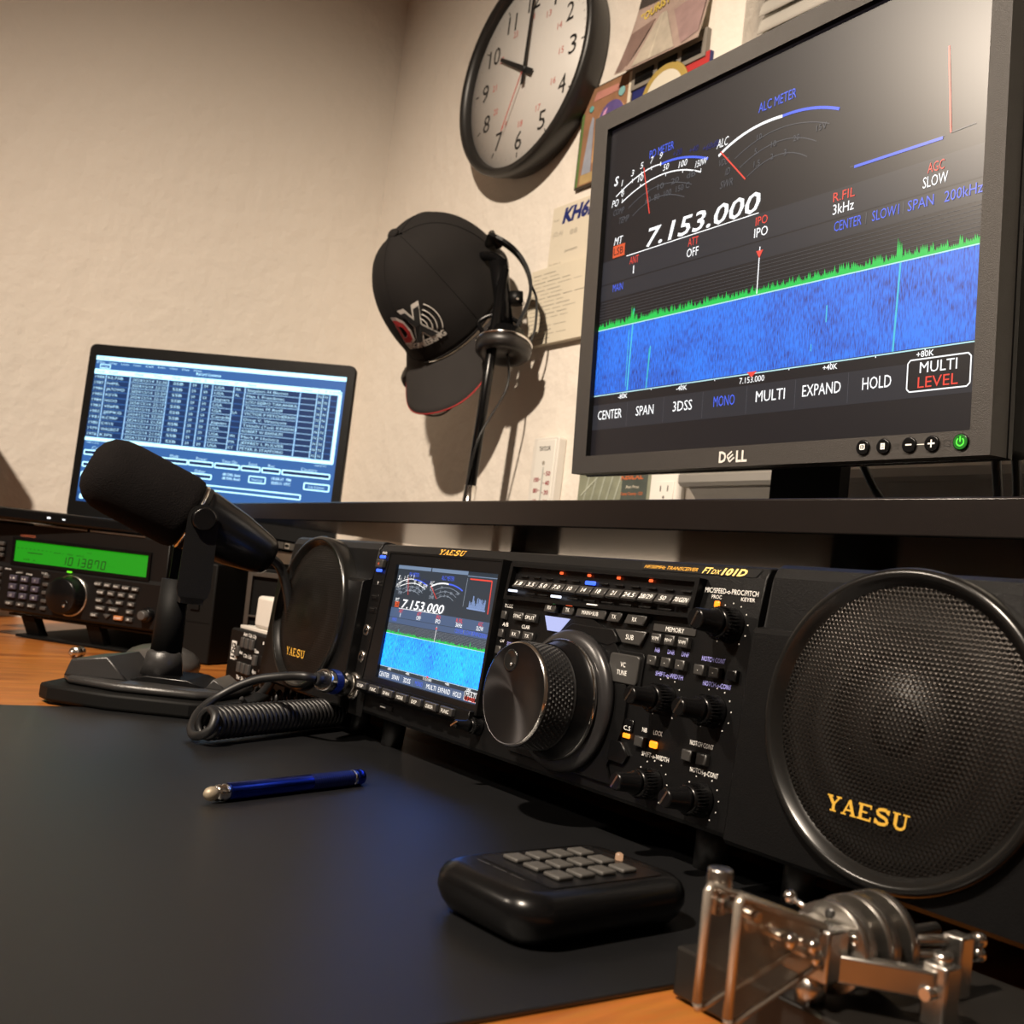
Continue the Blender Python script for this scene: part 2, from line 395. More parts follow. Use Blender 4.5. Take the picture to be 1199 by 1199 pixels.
def scope_screen(f, hs, ws, wf, big, seed, y0=0.0, dim=WD, stripe=BAND, dark=DK):
    """spectrum scope picture. f maps design (x 0..376, y 0..301) to panel u,v;
       hs / ws scale text heights and line widths"""
    rnd = random.Random(seed); b = MB()
    def q(x0, v0, x1, v1, m, y): a = f(x0, v0); c = f(x1, v1); b.quad(a[0], a[1], c[0], c[1], m, y0 + y)
    def ln(pts, w, m, y=-0.3): b.line([f(*p) for p in pts], w*ws, m, y0 + y)
    def tx(s, x, v, h, m, w=None, shear=0, al='c', bold=0.0):
        a = f(x, v); b.text(s, a[0], a[1], h*hs, m, y0 - 0.45, al, None if w is None else w*ws, shear, bold)
    q(0, 0, 376, 301, dark, 0)
    q(0, 24, 376, 46.5, stripe, -0.1); q(0, 157, 376, 178, stripe, -0.1)
    q(0, 142, 376, 156, stripe, -0.1)
    # waterfall and spectrum
    q(0, 56, 376, 115, wf, -0.15)
    for x, lo, hi, m, w in ((46, 56, 128, CY, 1.6), (43.5, 60, 110, CY, 0.8), (71, 56, 92, CY, 1.3), (72, 64, 90, GR, 0.5), (315, 56, 122, CY, 1.4), (259, 84, 96, CY, 1.0), (247, 65, 70, CY, .7)):
        ln([(x, lo), (x + (2.5 if w > 1 else 0), hi)], w, m, -0.25)
    for k in range(9):
        ln([(0, 118 + k*2.7), (376, 118 + k*2.7)], 0.28, dim, -0.2)
    n = 260 if big else 130; st_ = 376/n
    for i in range(n):
        x = i*st_; h = 3.5 + rnd.random()*6
        if abs(x-46) < 2 or abs(x-315) < 2: h += 8
        a = f(x, 114.5); c = f(x+st_*1.15, 114.5 + h*0.55); t = f(x+st_*0.5, 114.5 + h)
        b.pl([a, (c[0], a[1]), (c[0], c[1]), t, (a[0], c[1]*0.6+a[1]*0.4)], GR, y0 - 0.3)
    ln([(0, 115), (376, 115)], 0.9, em('pale', (0.6, 0.95, 1.0), 0.9), -0.35)
    ln([(0, 55), (376, 55)], 0.9, em('pale', (0.6, 0.95, 1.0), 0.9), -0.35)
    ln([(192, 116), (192.4, 152)], 0.9, W_, -0.35)
    b.pl([f(189, 149), f(196, 149), f(192.5, 143)], RD, y0 - 0.5)
    b.pl([f(187, 56.5), f(197, 56.5), f(192, 52)], RD, y0 - 0.5)
    # S / PO meters
    S0, S1, S2 = (12.5, 237), (71.5, 250), (130, 239)
    A = curve3((12.5, 236.5), (45, 248.3), (72, 249.8)); ln(A, 1.1, W_)
    B_ = curve3((72, 249.8), (100, 247.5), (129.5, 238)); ln(B_, 1.9, BL)
    ln(curve3((21, 228.8), (73, 240.2), (122, 229)), 1.1, W_)
    ln(curve3((31, 221), (70, 231.3), (112, 221.5)), 0.6, dim)
    ln(curve3((38, 212.8), (70, 221.5), (104, 213)), 0.6, dim)
    tx('S', 12, 251, 8, W_, shear=.2, bold=.02); tx('PO', 12.5, 230.5, 6.5, W_, 9, .2)
    for s, x, v in (('1', 20.3, 246), ('3', 34.4, 251.5), ('5', 46.4, 254.8), ('7', 59.5, 256), ('9', 71.3, 256.5)): 
        tx(s, x, v+1, 5.5, W_, 3.6 if s != '1' else 1.6, .2); ln([(x, v-8), (x, v-4.5)], 0.8, W_)
    for s, x, v in (('+20', 92, 254), ('+40', 112, 251), ('+60dB', 132, 248)): tx(s, x, v, 5, BLD, None, .2)
    for s, x, v in (('0', 22, 236), ('10', 46, 243.5), ('50', 78.8, 244.5), ('100', 100, 241.5), ('150W', 122, 236)):
        tx(s, x, v+1, 5.5, W_, 3.3*len(s), .2); ln([(x, v-7), (x, v-4)], 0.7, W_)
    tx('COMP', 18, 221.7, 5.5, dim, 15, .2); tx('TEMP', 26, 212.6, 5.5, dim, 14, .2)
    tx('5   10   20   dB', 85, 233.3 - 3, 5, dim, 62); tx('60  80  100  150 C', 82, 222, 5, dim, 55)
    tx('PO METER', 71.5, 262.5, 7, BL, 31)
    ln([(49.3, 253), (60.8, 209.4)], 1.1, RD, -0.5)
    # ALC meter
    ln(curve3((141.5, 236.5), (172, 247), (207, 248)), 2.2, W_); ln(curve3((207, 248), (234, 245), (260, 236)), 2.2, BL)
    ln(curve3((160, 229), (205, 239.3), (252, 228)), 0.6, dim); ln(curve3((166, 220.3), (205, 229.5), (241, 218.5)), 0.6, dim)
    ln(curve3((174, 210.5), (205, 219), (233, 209.5)), 0.6, dim)
    tx('ALC', 145.5, 246.5, 7, W_, 12, .2); tx('VDD', 148, 230, 5.5, dim, 11, .2); tx('ID', 153.3, 221, 5.5, dim, 5, .2); tx('SWR', 153, 211.4, 6, dim, 14, .2)
    for s, x, v in (('10', 185, 243), ('15V', 245, 232), ('5', 182, 232.5), ('10', 200, 233), ('20', 222, 231), ('1.5', 184, 222.5), ('2', 199, 223.5), ('3', 212, 223)): tx(s, x, v - 4, 4.5, dim)
    tx('ALC METER', 201, 262, 7.5, BL, 37)
    ln([(143.8, 239.3), (172.8, 209.2)], 1.2, RD, -0.5)
    # frequency
    tx('7.153.000', 125, 188, 15.5, W_, 130, .28, bold=.012)
    ln([(33, 177.8), (189, 178.8)], 0.8, W_)
    tx('MT', 20.5, 194.5, 7, W_, 11, .2)
    q(13.5, 179.5, 30, 190.5, ORG, -0.3); tx('LSB', 21.5, 185, 6.5, DK, 13)
    for a_, c_, x in (('ANT', '1', 44.3), ('ATT', 'OFF', 118.4), ('IPO', 'IPO', 192.6), ('R.FIL', '3kHz', 268.5), ('AGC', 'SLOW', 339.8)):
        tx(a_, x, 172.4, 6.6, RD, 3.3*len(a_) + 2, bold=0); tx(c_, x, 163.5, 7.2, W_, 4.2*len(c_) + 1, bold=0)
    tx('CENTER', 273, 151, 7, BL, 23); tx('SLOW1', 303.5, 151, 7, BL, 21); tx('SPAN', 330, 151, 7, BL, 19); tx('200kHz', 360, 150.5, 7, BL, 26)
    ln([(288, 147), (288, 155)], 0.6, dim); ln([(317, 147), (317, 155)], 0.6, dim)
    tx('MAIN', 24, 151.5, 6.5, BL, 14)
    # roofing filter graph
    if big:
        ln([(275.6, 190), (343.6, 189.6)], 2.0, BL); ln([(344.5, 249), (349, 191.2)], 1.3, RD); ln([(349, 191.2), (366, 192)], 0.6, dim)
        q(272, 190.5, 345, 191, dim, -0.2)
    else:
        for i in range(26):
            x = 290 + i*2.1; ln([(x, 199), (x, 203 + rnd.random()*25)], 1.4, em('pale_blue', (0.35, 0.5, 0.9), 0.7))
        ln([(284, 198), (346, 197)], 2.4, em('pale_blue', (0.35, 0.5, 0.9), 0.7))
        ln([(279, 272), (352, 272), (356, 192)], 2.2, RD); ln([(270, 275), (270, 200)], 0.8, dim)
        q(0, 288, 132, 301, em('bar', (0.4, 0.55, 0.8), 0.5), -0.1); q(136, 288, 268, 301, em('bar', (0.4, 0.55, 0.8), 0.5), -0.1)
        q(268, 284, 376, 287, em('bar', (0.4, 0.55, 0.8), 0.5), -0.1)
    # scale and soft keys
    for s, x in (('-80K', 41), ('-40K', 115.8), ('+40K', 265), ('+80K', 339.3)): tx(s, x, 51.7, 3.8, W_, 12.5, bold=.01)
    for x in (41, 78, 115, 153, 228, 265, 302, 339): ln([(x, 53.5), (x, 55)], 0.7, W_)
    tx('7.153.000', 192.3, 50.6, 4.6, W_, 25)
    for s, x, m in (('CENTER', 24.4, W_), ('SPAN', 71.5, W_), ('3DSS', 118, W_), ('MONO', 164.7, BL), ('MULTI', 211.6, W_), ('EXPAND', 258.4, W_), ('HOLD', 304, W_)):
        tx(s, x, 37, 8.2, m, 5.4*len(s) + 1, bold=0)
    for x in (48, 95, 141, 188, 235, 281): ln([(x, 25), (x, 46)], 0.3, dim)
    q(327, 28, 371, 48.5, DK, -0.2)
    ln([(329, 28), (369, 28), (371, 30), (371, 46.5), (369, 48.5), (329, 48.5), (327, 46.5), (327, 30), (329, 28)], 0.9, W_)
    tx('MULTI', 349, 43, 7, W_, 26, bold=0); tx('LEVEL', 349, 33.5, 7, RD, 28, bold=0)
    return b

# ------------------------------------------------------------------ large monitor
mrot = axes((0.994, -0.039, -0.005), (0.027, -0.06, 1.003))
mon = thing('computer_monitor', 'large black square-format monitor on the shelf showing a blue waterfall display', 'monitor', (-713.3, 585.8, 255.6), mrot)
BEZ = pm('bezel_grey', (0.028, 0.0245, 0.022), 0.42, noise=0.1, nscale=400, bump=0.3, bscale=2200)
b = MB()   # front bezel: ring of four mitred bars
X0, X1, Z0, Z1 = -19.5, 389.5, -15.5, 317
i0, i1, j0, j1 = 0, 376, 0, 301
yo, yi = -3, 2.5
for a, c in ((((X0, Z0), (X1, Z0)), ((i1, j0), (i0, j0))), (((X1, Z0), (X1, Z1)), ((i1, j1), (i1, j0))), (((X1, Z1), (X0, Z1)), ((i0, j1), (i1, j1))), (((X0, Z1), (X0, Z0)), ((i0, j0), (i0, j1)))):
    (p, q), (r_, s_) = a, c
    b.poly([(p[0], yo, p[1]), (q[0], yo, q[1]), (r_[0], yo, r_[1]), (s_[0], yo, s_[1])], BEZ)
    b.poly([(s_[0], yo, s_[1]), (r_[0], yo, r_[1]), (r_[0], yi + 1, r_[1]), (s_[0], yi + 1, s_[1])], BLK)
    b.poly([(p[0], yo, p[1]), (p[0], 14, p[1]), (q[0], 14, q[1]), (q[0], yo, q[1])], BEZ)
b.build('bezel', mon)
b = MB(); b.box((X0-0.5, 14, Z0-1), (X1+0.5, 20, Z1+1), BLKS, 1); b.box((X0+2, 20, Z0+2), (X1-2, 46, Z1-2), BLKM, 4); b.box((90, 46, 60), (290, 62, 250), BLKM, 8)
b.build('housing', mon)
WFM = waterfall_mat('waterfall_large', 900, 160, 1.05)
b = scope_screen(lambda x, y: (x, y), 1, 1, WFM, True, 3, 2.4)
for m in b.mats: pass
b.build('screen', mon, fix=False)
b = MB()
def text_dell(b):
    m = pm('badge_silver', (0.75, 0.73, 0.70), 0.35, 0.25)
    b.text('D', 172.5, -8, 8.2, m, -3.6, bold=.03, w=7.5); b.text('LL', 192, -8, 8.2, m, -3.6, bold=.03, w=11)
    e = [(-2.8, 0), (2.8, 0), (3.4, 0), (-3.4, 0)]
    c, s = math.cos(R(35)), math.sin(R(35))
    for k in (-2.7, 0, 2.7):
        b.line([(181 - 2.9*c - k*s*.9, -8 - 2.9*s + k*c*1.05), (181 + 2.9*c - k*s*.9, -8 + 2.9*s + k*c*1.05)], 1.3, m, -3.6)
    b.line([(181 - 2.9*c + 2.5*s*.9, -8 - 2.9*s - 2.5*c), (181 - 2.9*c - 2.5*s*.9, -8 - 2.9*s + 2.5*c)], 1.3, m, -3.62)
text_dell(b); b.build('badge', mon, fix=False)
for k, x in enumerate((300.6, 316.4, 335.5, 351.5, 371)):
    b = MB(); b.lathe([(0, 5), (1.4, 5), (1.6, 4.3)], (x, -3, -7), (0, -1, 0), BLKS, 28)
    y = -4.75
    if k == 0: b.line([(x-1.7, -8.2), (x+1.7, -8.2), (x+1.7, -5.2), (x-1.7, -5.2)], 0.7, PRINT, y, True); b.pl([(x-.6, -7.6), (x+.9, -6.7), (x-.6, -5.8)], PRINT, y)
    elif k == 1: b.quad(x-1.6, -9, x+1.6, -5, PRINT, y); b.line([(x-1, -6.2), (x+1, -6.2)], 0.4, BLK, y-.1); b.line([(x-1, -7.6), (x+1, -7.6)], 0.4, BLK, y-.1)
    elif k == 2: b.quad(x-2.2, -7.5, x+2.2, -6.5, PRINT, y)
    elif k == 3: b.quad(x-2.4, -7.5, x+2.4, -6.5, PRINT, y); b.quad(x-.5, -9.4, x+.5, -4.6, PRINT, y)
    else:
        g = em('power_green', (0.1, 1.0, 0.05), 1.6)
        b.line(arc(x, -7, 2.4, 125, 415, 18), 0.8, g, y); b.quad(x-.4, -7, x+.4, -3.6, g, y); b.lathe([(0, 4.6), (0.1, 4.4)], (x, -4.55, -7), (0, -1, 0), em('power_dim', (0.02, 0.5, 0.02), 0.35), 24)
    o = b.build('button', mon)
    if k == 4: o['label'] = 'round power button lit green'
b = MB(); b.line([(340.5, -7), (346.5, -7)], 0.5, PRINT, -3.2); b.line([(359, -9), (363.5, -9), (363.5, -5.5), (359, -5.5)], 0.4, KEY, -3.2, True); b.text('|||', 326, -7, 3, KEY, -3.2)
b.build('symbol', mon, fix=False)
# stand: neck and foot, built in world axes under the housing
b = MB()
Mi = mon.matrix_world.inverted()
def W2M(p): return tuple((Mi @ (Vector(p) * S)) / S)
b.T = Matrix.Identity(4)
bb = MB(); bb.prism([(-34, 660), (34, 660), (34, 672), (-34, 672)], 'z', 205, 330, BLKM, 1); bb.T = None
for v in bb.bm.verts: v.co = Mi @ (v.co + Vector((-0.530, 0, 0)))
bb.build('stand_neck', mon)
bb = MB(); bb.prism([(-120, 560+40), (120, 600), (95, 800), (-95, 800)], 'z', 198.2, 206, BLKM, 2)
for v in bb.bm.verts: v.co = Mi @ (v.co + Vector((-0.530, 0, 0)))
bb.build('stand_foot', mon)

# cables behind the monitor
def cable(name, pts, r, m, label, cat='cable', smooth=6, group=None):
    P = []; pts = [Vector(p) for p in pts]
    for i in range(len(pts)-1):
        p0 = pts[max(i-1, 0)]; p1 = pts[i]; p2 = pts[i+1]; p3 = pts[min(i+2, len(pts)-1)]
        for k in range(smooth):
            t = k/smooth
            P.append(0.5*((2*p1) + (p2-p0)*t + (2*p0-5*p1+4*p2-p3)*t*t + (3*p1-p0-3*p2+p3)*t**3))
    P.append(pts[-1])
    b = MB(); b.tube(P, r, m, 10); o = b.build(name)
    return tag(o, label, cat, group)
cable('video_cable', [(-520, 690, 300), (-500, 690, 262), (-480, 690, 232), (-455, 700, 205), (-430, 716, 201.5), (-400, 725, 206), (-392, 728, 232), (-400, 728, 300)], 3.2, RUB, 'black cable drooping in a loop beneath the large monitor')
cable('power_cable', [(-372, 655, 300), (-370, 655, 262), (-366, 655, 230), (-364, 660, 204), (-350, 700, 201.6), (-300, 760, 201.6)], 3.2, RUB, 'straight black cable dropping from the large monitor to the shelf')

# ------------------------------------------------------------------ serif logo lettering
def yaesu(b, u, v, h, m, y, fn=None, w=None, shear=0.12):
    """wide slab-serif word, strokes as quads; h cap height"""
    T = 0.24; t = 0.13
    L = []
    def bar(x0, y0, x1, y1, th): L.append(((x0, y0), (x1, y1), th))
    # each letter in a 1.25 wide cell
    def Y(x): bar(x+.2, .93, x+.62, .45, T); bar(x+1.0, .93, x+.62, .45, t); bar(x+.62, .5, x+.62, .06, T); bar(x, .95, x+.48, .95, .1); bar(x+.78, .95, x+1.2, .95, .1); bar(x+.36, .05, x+.88, .05, .1)
    def A(x): bar(x+.6, .97, x+.2, .05, t); bar(x+.58, .97, x+1.0, .05, T); bar(x+.32, .33, x+.85, .33, .11); bar(x, .05, x+.42, .05, .1); bar(x+.74, .05, x+1.22, .05, .1)
    def E(x): bar(x+.25, 0, x+.25, 1, T); bar(x+.02, .94, x+1.0, .94, .12); bar(x+.02, .06, x+1.05, .06, .12); bar(x+.25, .5, x+.75, .5, .11); bar(x+.98, 1, x+.98, .74, .1); bar(x+1.02, 0, x+1.02, .28, .1)
    def SS(x):
        pts = [(1.0, .76), (.85, .93), (.5, .94), (.22, .86), (.2, .66), (.45, .54), (.8, .46), (1.0, .32), (.93, .12), (.6, .05), (.3, .07), (.1, .26)]
        for p, q in zip(pts, pts[1:]): bar(x+p[0], p[1], x+q[0], q[1], .2)
        bar(x+1.02, .98, x+1.02, .68, .09); bar(x+.1, .02, x+.1, .34, .09)
    def U(x):
        bar(x+.27, .95, x+.27, .25, T); bar(x+.95, .95, x+.95, .25, t)
        pts = [(.27, .3), (.36, .12), (.6, .06), (.85, .12), (.95, .3)]
        for p, q in zip(pts, pts[1:]): bar(x+p[0], p[1], x+q[0], q[1], .17)
        bar(x+.02, .95, x+.55, .95, .1); bar(x+.72, .95, x+1.2, .95, .1)
    for i, g in enumerate((Y, A, E, SS, U)): g(i*1.28)
    W = 1.28*5 - 0.08
    k = (w / W) if w else h
    for p, q, th in L:
        (x0, y0), (x1, y1) = p, q
        n = math.hypot(x1-x0, y1-y0); nx, ny = -(y1-y0)/n*th/2, (x1-x0)/n*th/2
        pts = []
        for a, c in ((x0-nx, y0-ny), (x1-nx, y1-ny), (x1+nx, y1+ny), (x0+nx, y0+ny)):
            a2 = (a - W/2)*k + shear*(c-.5)*h + u; c2 = (c-.5)*h + v
            pts.append(fn(a2, c2) if fn else (a2, y, c2))
        b.poly(pts, m)

# ------------------------------------------------------------------ transceiver
TILT = Matrix.Rotation(R(-4), 3, 'X')
rad = thing('radio_transceiver', 'large black transceiver with lit colour screen and big dial, between two speakers', 'radio', (-702, 371, 24), TILT)
PAN = pm('panel_black', (0.004, 0.004, 0.0042), 0.34, spec=0.2, noise=0.15, nscale=200, bump=0.2, bscale=1800)
PAN2 = pm('panel_recess', (0.004, 0.004, 0.0045), 0.33, spec=0.4, noise=0.1)
b = MB(); b.box((4, 6, 2), (376, 325, 123), BLKM, 2); b.build('chassis', rad)
b = MB()
prof = [(9, 0), (1.2, 1), (0, 3), (0, 103), (1.5, 122), (4, 127.2), (9, 128.5), (14, 128.5), (14, 0)]
b.prism(prof, 'x', 0, 380, PAN, 0.8)
b.build('front_panel', rad)
for x in (30, 350):
    for y, z1 in ((25, 4), (290, 4)):
        # feet stand on the desk: the panel is tilted back four degrees
        zb = -((24 - y*0.0698) / 0.9976)
        b = MB(); b.cyl((x, y, z1), (x, y, zb), 9, RUB, 8, 20); b.build('foot', rad)

# display
b = MB()
u0_, v0_, u1_, v1_ = 40.4, 29, 171, 112
o_ = [(28, 121.5), (174.5, 121.5), (174.5, 23), (20, 23)]; i_ = [(u0_, v1_), (u1_, v1_), (u1_, v0_), (u0_, v0_)]
def ring(b, out, inn, y0, y1, yb, m, m2=None):
    n = len(out)
    for k in range(n):
        p, q = out[k], out[(k+1) % n]; r_, s_ = inn[(k+1) % n], inn[k]
        b.poly([(p[0], y0, p[1]), (q[0], y0, q[1]), (r_[0], y0, r_[1]), (s_[0], y0, s_[1])], m)
        b.poly([(s_[0], y0, s_[1]), (r_[0], y0, r_[1]), (r_[0], y1, r_[1]), (s_[0], y1, s_[1])], m2 or m)
        b.poly([(p[0], y0, p[1]), (p[0], yb, p[1]), (q[0], yb, q[1]), (q[0], y0, q[1])], m)
o2 = [(29.5, 120), (173, 120), (173, 24.5), (22, 24.5)]
ring(b, o_, o2, -5.5, -5.0, 2, PAN); ring(b, o2, i_, -5.0, -2.5, -2.5, PAN2)
b.build('screen_bezel', rad)
yy = [0, 24, 39, 55, 115, 130, 152, 168, 178, 188, 200, 262, 280, 301]; vv = [-.2, 0.2, 3.6, 9, 33, 37.5, 43.5, 48.5, 51.8, 55.5, 59.5, 77, 79, 83]
def interp(y):
    for k in range(len(yy)-1):
        if y <= yy[k+1]: return vv[k] + (vv[k+1]-vv[k])*(y-yy[k])/(yy[k+1]-yy[k])
    return vv[-1]
def fmap(x, y): 
    return (u0_ + x*(u1_-u0_)/376, v0_ + max(0, min(83, interp(max(24, y)))))
WFS = waterfall_mat('waterfall_small', 2200, 300, 4.0)
SB = em('small_stripe', (0.25, 0.40, 0.75), 0.32); SD = em('small_dark', (0.22, 0.3, 0.4), 0.15); SG = em('small_grey', (0.75, 0.85, 1), 0.5)
scope_screen(fmap, 0.40, 131/376*1.25, WFS, False, 5, -2.6, SG, SB, SD).build('screen', rad, fix=False)
# seven keys under the display
b0 = MB(); b0.box((-7.5, -6, -3.2), (7.5, 0, 3.2), KEY, 0.8)
b = MB(); b.prism([(-9, 17.5), (-9, 25), (0, 25.5), (0, 14)], 'x', 20, 172, PAN, 0.6); b.build('key_shelf', rad)
for k, s in enumerate(('DISP', 'FUNC', 'SPAN', 'MODE', 'DSP', 'CURSOR', 'FUNC')):
    x = 33.5 + k*19.3
    b = MB(); b.box((x-7.3, -12, 18.6), (x+7.3, -8.5, 23.8), KEY, 0.7); b.text(s, x, 21, 2.3, PRINT, -12.3, w=min(9, 2.2*len(s)))
    b.build('function_key', rad)
# band key strip
b = MB()
def rrect(u0, v0, u1, v1, r, n=4, sh=0.0):
    P = []
    for cx, cy, a in ((u1-r, v0+r, -90), (u1-r, v1-r, 0), (u0+r, v1-r, 90), (u0+r, v0+r, 180)):
        for k in range(n+1): P.append((cx + r*math.cos(R(a + 90*k/n)) + sh*(cy-v0), cy + r*math.sin(R(a + 90*k/n))))
    return P
outp = [(180, 97), (340.5, 99), (343, 119.5), (182, 119.8)]; inp = [(183, 99.3), (338, 101.2), (340, 117.3), (184.8, 117.6)]
ring(b, outp, inp, -4.5, -1, 1, PAN); b.poly([(p[0], -0.9, p[1]) for p in inp], PAN2)
b.build('band_key_frame', rad)
lab = ['1.8', '3.5', '5.0', '7.0', '10', '14', '18', '21', '24.5', '28/29', '50', '70/GEN']
xs = [194.8, 207.1, 219.4, 231.9, 244.3, 256.8, 269.4, 282, 294.6, 307.5, 320.2, 333]
for x, s in zip(xs, lab):
    b = MB(); b.prism([(-5.5, 104.2), (-6.5, 105.2), (-3.4, 109.8), (-1, 110), (-1, 104.2)], 'x', x-5.6, x+5.6, KEY, 0.5)
    b.text(s, x, 0, 2.9, PRINT, al='c', w=min(9.5, 2.0*len(s)+.5), fn=lambda a, c: (a, -5.15 + c*0.56 - .25, 107.5 + c*0.84))
    b.build('band_key', rad)
LR = em('lamp_red', (1, 0.12, 0.03), 1.6); LB = em('lamp_blue', (0.04, 0.12, 1.0), 2.2); LO = em('lamp_orange', (1, 0.25, 0.01), 2.4); LG = em('lamp_green', (0.05, 0.9, 0.2), 1.2); LW = em('lamp_white', (0.8, 0.85, 1), 1.6)
def lamp(x, v, w, h, m, y=-1.4, lab=None, d=1.0):
    b = MB(); b.box((x-w/2, y-d, v-h/2), (x+w/2, y, v+h/2), m, min(w, h)*0.25); o = b.build('indicator_lamp', rad)
    if lab: o['label'] = lab
    return o
for x in (230.3, 255.5, 280.5, 306): lamp(x, 116.2, 2.6, 1.5, LR, lab='small red band lamp')
lamp(257.6, 112, 9, 2.2, LB, lab='bright blue band lamp')
for x in xs:
    if abs(x-256.8) > 2: lamp(x, 112.2, 7, 0.9, BLK)
lamp(188.5, 102.6, 9, 1.4, LW, -3.8, 'white lit bar'); lamp(231.7, 102.0, 9.5, 1.5, LW, -3.8, 'white lit bar')
for x in (207, 219, 247, 262, 277, 292, 307, 322): lamp(x, 101.8, 9, 1.0, BLK, -3.8)
lamp(265.6, 99.7, 9, .8, PRINT, -4.4)
# row of keys under the strip
def key(poly, s, h, m=KEY, d=3.2, name='key', ty=None, pm_=None, w=None, lines=None, y0=0.3):
    b = MB(); b.prism(poly, 'y', y0, -d, m, min(0.7, d*0.3))
    cx = sum(p[0] for p in poly)/len(poly); cy = sum(p[1] for p in poly)/len(poly)
    if s: 
        ls = s.split('\n')
        for i, t in enumerate(ls):
            b.text(t, cx, cy + (len(ls)-1)*h*0.85 - i*h*1.7 if len(ls) > 1 else cy, h, pm_ or PRINT, -d-.25, w=w or h*.78*len(t))
    return b.build(name, rad)
def qd(x0, y0, x1, y1, sl=0): return [(x0, y0), (x1, y0), (x1+sl, y1), (x0+sl, y1)]
key(qd(220.5, 92.5, 231, 98, 1), 'RX', 2.2); key(qd(237.5, 92.5, 247.5, 98, 1), 'TX', 2.2)
lamp(227.2, 98.3, 7, 1.4, LG, -2.6, 'green lamp'); lamp(243.5, 98.3, 6, 1.3, LR, -2.6, 'red lamp')
key(qd(250, 92.3, 275, 97.8, 1.5), 'MAIN>SUB', 2.2, w=14); key(qd(277, 92, 287, 97.5, 2.5), 'TX', 2.2); key(qd(291, 92, 306, 97.5, 2.5), 'RX', 2.2)
# small keys on the left column and the four clarifier keys
for v, s, vl in ((87.1, 'MODE', 93.2), (75.7, 'A/B', 81.5), (65.2, 'CW', 71.3)):
    key(qd(177.5, v-2.6, 182.5, v+2.6), None, 2, d=2.4); 
for x, v, s in ((196, 87.6, 'SYNC'), (208.8, 87.7, 'SPLIT'), (195.8, 76.5, 'RX'), (208.8, 76.6, 'TX')):
    key(qd(x-5, v-2.5, x+5, v+2.5), s, 2.1, d=3, w=1.75*len(s)+.6)
tr = b = MB(); b.prism([(227.5, 82), (237.5, 82), (245.4, 90.3), (223, 90.3)], 'y', -1.5, -3.4, em('lit_window', (0.55, 0.6, 1.0), 0.95), .3)
o = b.build('lit_window', rad); o['label'] = 'pale violet backlit trapezoid'
key([(291.5, 81.6), (305.5, 81.4), (309, 89.2), (284.5, 88.6)], 'SUB', 2.6, d=2.6)
b = MB(); b.prism(rrect(281.5, 58.5, 309.5, 78, 3), 'y', 0, -1.2, PAN, .4); b.build('key_surround', rad)
key(rrect(284.5, 60.5, 307.5, 76, 2), 'VC\nTUNE', 2.5, d=2.8)
b = MB(); b.prism(rrect(312, 90.4, 342, 94.2, .6), 'y', 0.2, -0.8, KEY, .2); b.text('MEMORY', 328, 92.3, 2.4, PRINT, -1.1, w=13); b.build('label_bar', rad)
for x, s in ((317.3, 'V/M'), (327, 'M>V'), (336.5, 'V>M')): key(qd(x-3.4, 84, x+3.4, 89.2), s, 1.9, d=3.4, w=4.8)
for x in (316.5, 326.6, 336.6): key(qd(x-3.2, 72.7, x+3.2, 77.8), '-', 1.9, d=3.4, w=2.5)
for x in (349.7, 359.7): key(qd(x-3.2, 72, x+3.2, 77.2), '-', 1.9, d=3.4, w=2.5)
key(qd(367.5, 72, 373.5, 77.2), None, 2, BLKS, 3)
key(qd(301, 37, 308.5, 43), None, 2, BLKS, 1.2); lamp(304.6, 34.6, 5.4, 2.4, LO, -0.2, 'glowing orange lamp')
for x in (315.9,): key(qd(x-3.2, 31, x+3.2, 36.2), None, 2, KEY, 3)
lamp(326.3, 33.9, 5.2, 3.4, LO, -1.5, 'glowing orange key lamp')
key([(294, 20), (306, 20), (309, 25), (303, 31), (294, 31)], None, 2, BLKS, 2.2)
for x in (349.7, 359.5): key(qd(x-3.2, 30.5, x+3.2, 35.8), None, 2, KEY, 3)
lamp(353.3, 107.6, 3.2, 3.2, LO, -0.2, 'round orange processor lamp')

# printed legends
b = MB(); t = b.text; Y_ = -0.15
t('MIC/SPEED-o-PROC/PITCH', 361, 114.3, 2.5, PRINT, -0.5, w=34); t('PROC', 352, 111.2, 1.8, PRINT, -0.3, w=6.5); t('KEYER', 372, 111.2, 1.8, PRINT, -0.3, w=8.5)
for s, x, v, m in (('NB', 317, 80.9, PRINTV), ('DNR', 327, 80.9, PRINTV), ('DNF', 337, 80.9, PRINTV), ('NOTCH CONT', 356, 80.5, PRINTV), ('SHIFT-o-WIDTH', 328, 69.2, PRINTV), ('NOTCH-o-CONT', 360.5, 68.8, PRINTV),
                   ('NB', 316.8, 39.8, PRINT), ('LOCK', 326.5, 39.8, PRINT), ('NOTCH CONT', 356.5, 39.6, PRINT), ('SHIFT-o-WIDTH', 327, 28.2, PRINT), ('NOTCH-o-CONT', 360.5, 27.2, PRINT), ('C.S', 305, 38.6, PRINT)):
    t(s, x, v, 2.3, m, -1.5 if s == 'C.S' else -0.3, w=1.45*len(s)+.6)
for s, x, v in (('MODE', 181.9, 93.2), ('A/B', 181.5, 81.5), ('CW', 181, 71.3), ('CLAR', 202.6, 81.9)): t(s, x, v, 2.3, PRINT, -0.3, w=1.9*len(s)+.5)
t('SYNC', 190, 70.3, 2, PRINTV, -.3); t('AF', 175.5, 27, 1.8, PRINT, -.3); t('POWER', 11.5, 120.4, 1.9, PRINT, -.6, w=7); t('ANT', 7.5, 69.2, 2, PRINT, -.3, w=5.5); t('PHONES', 6.5, 49.3, 2.2, PRINT, -.3, w=9.5); t('KEY', 5.3, 30.6, 2, PRINT, -.3, w=5.5)
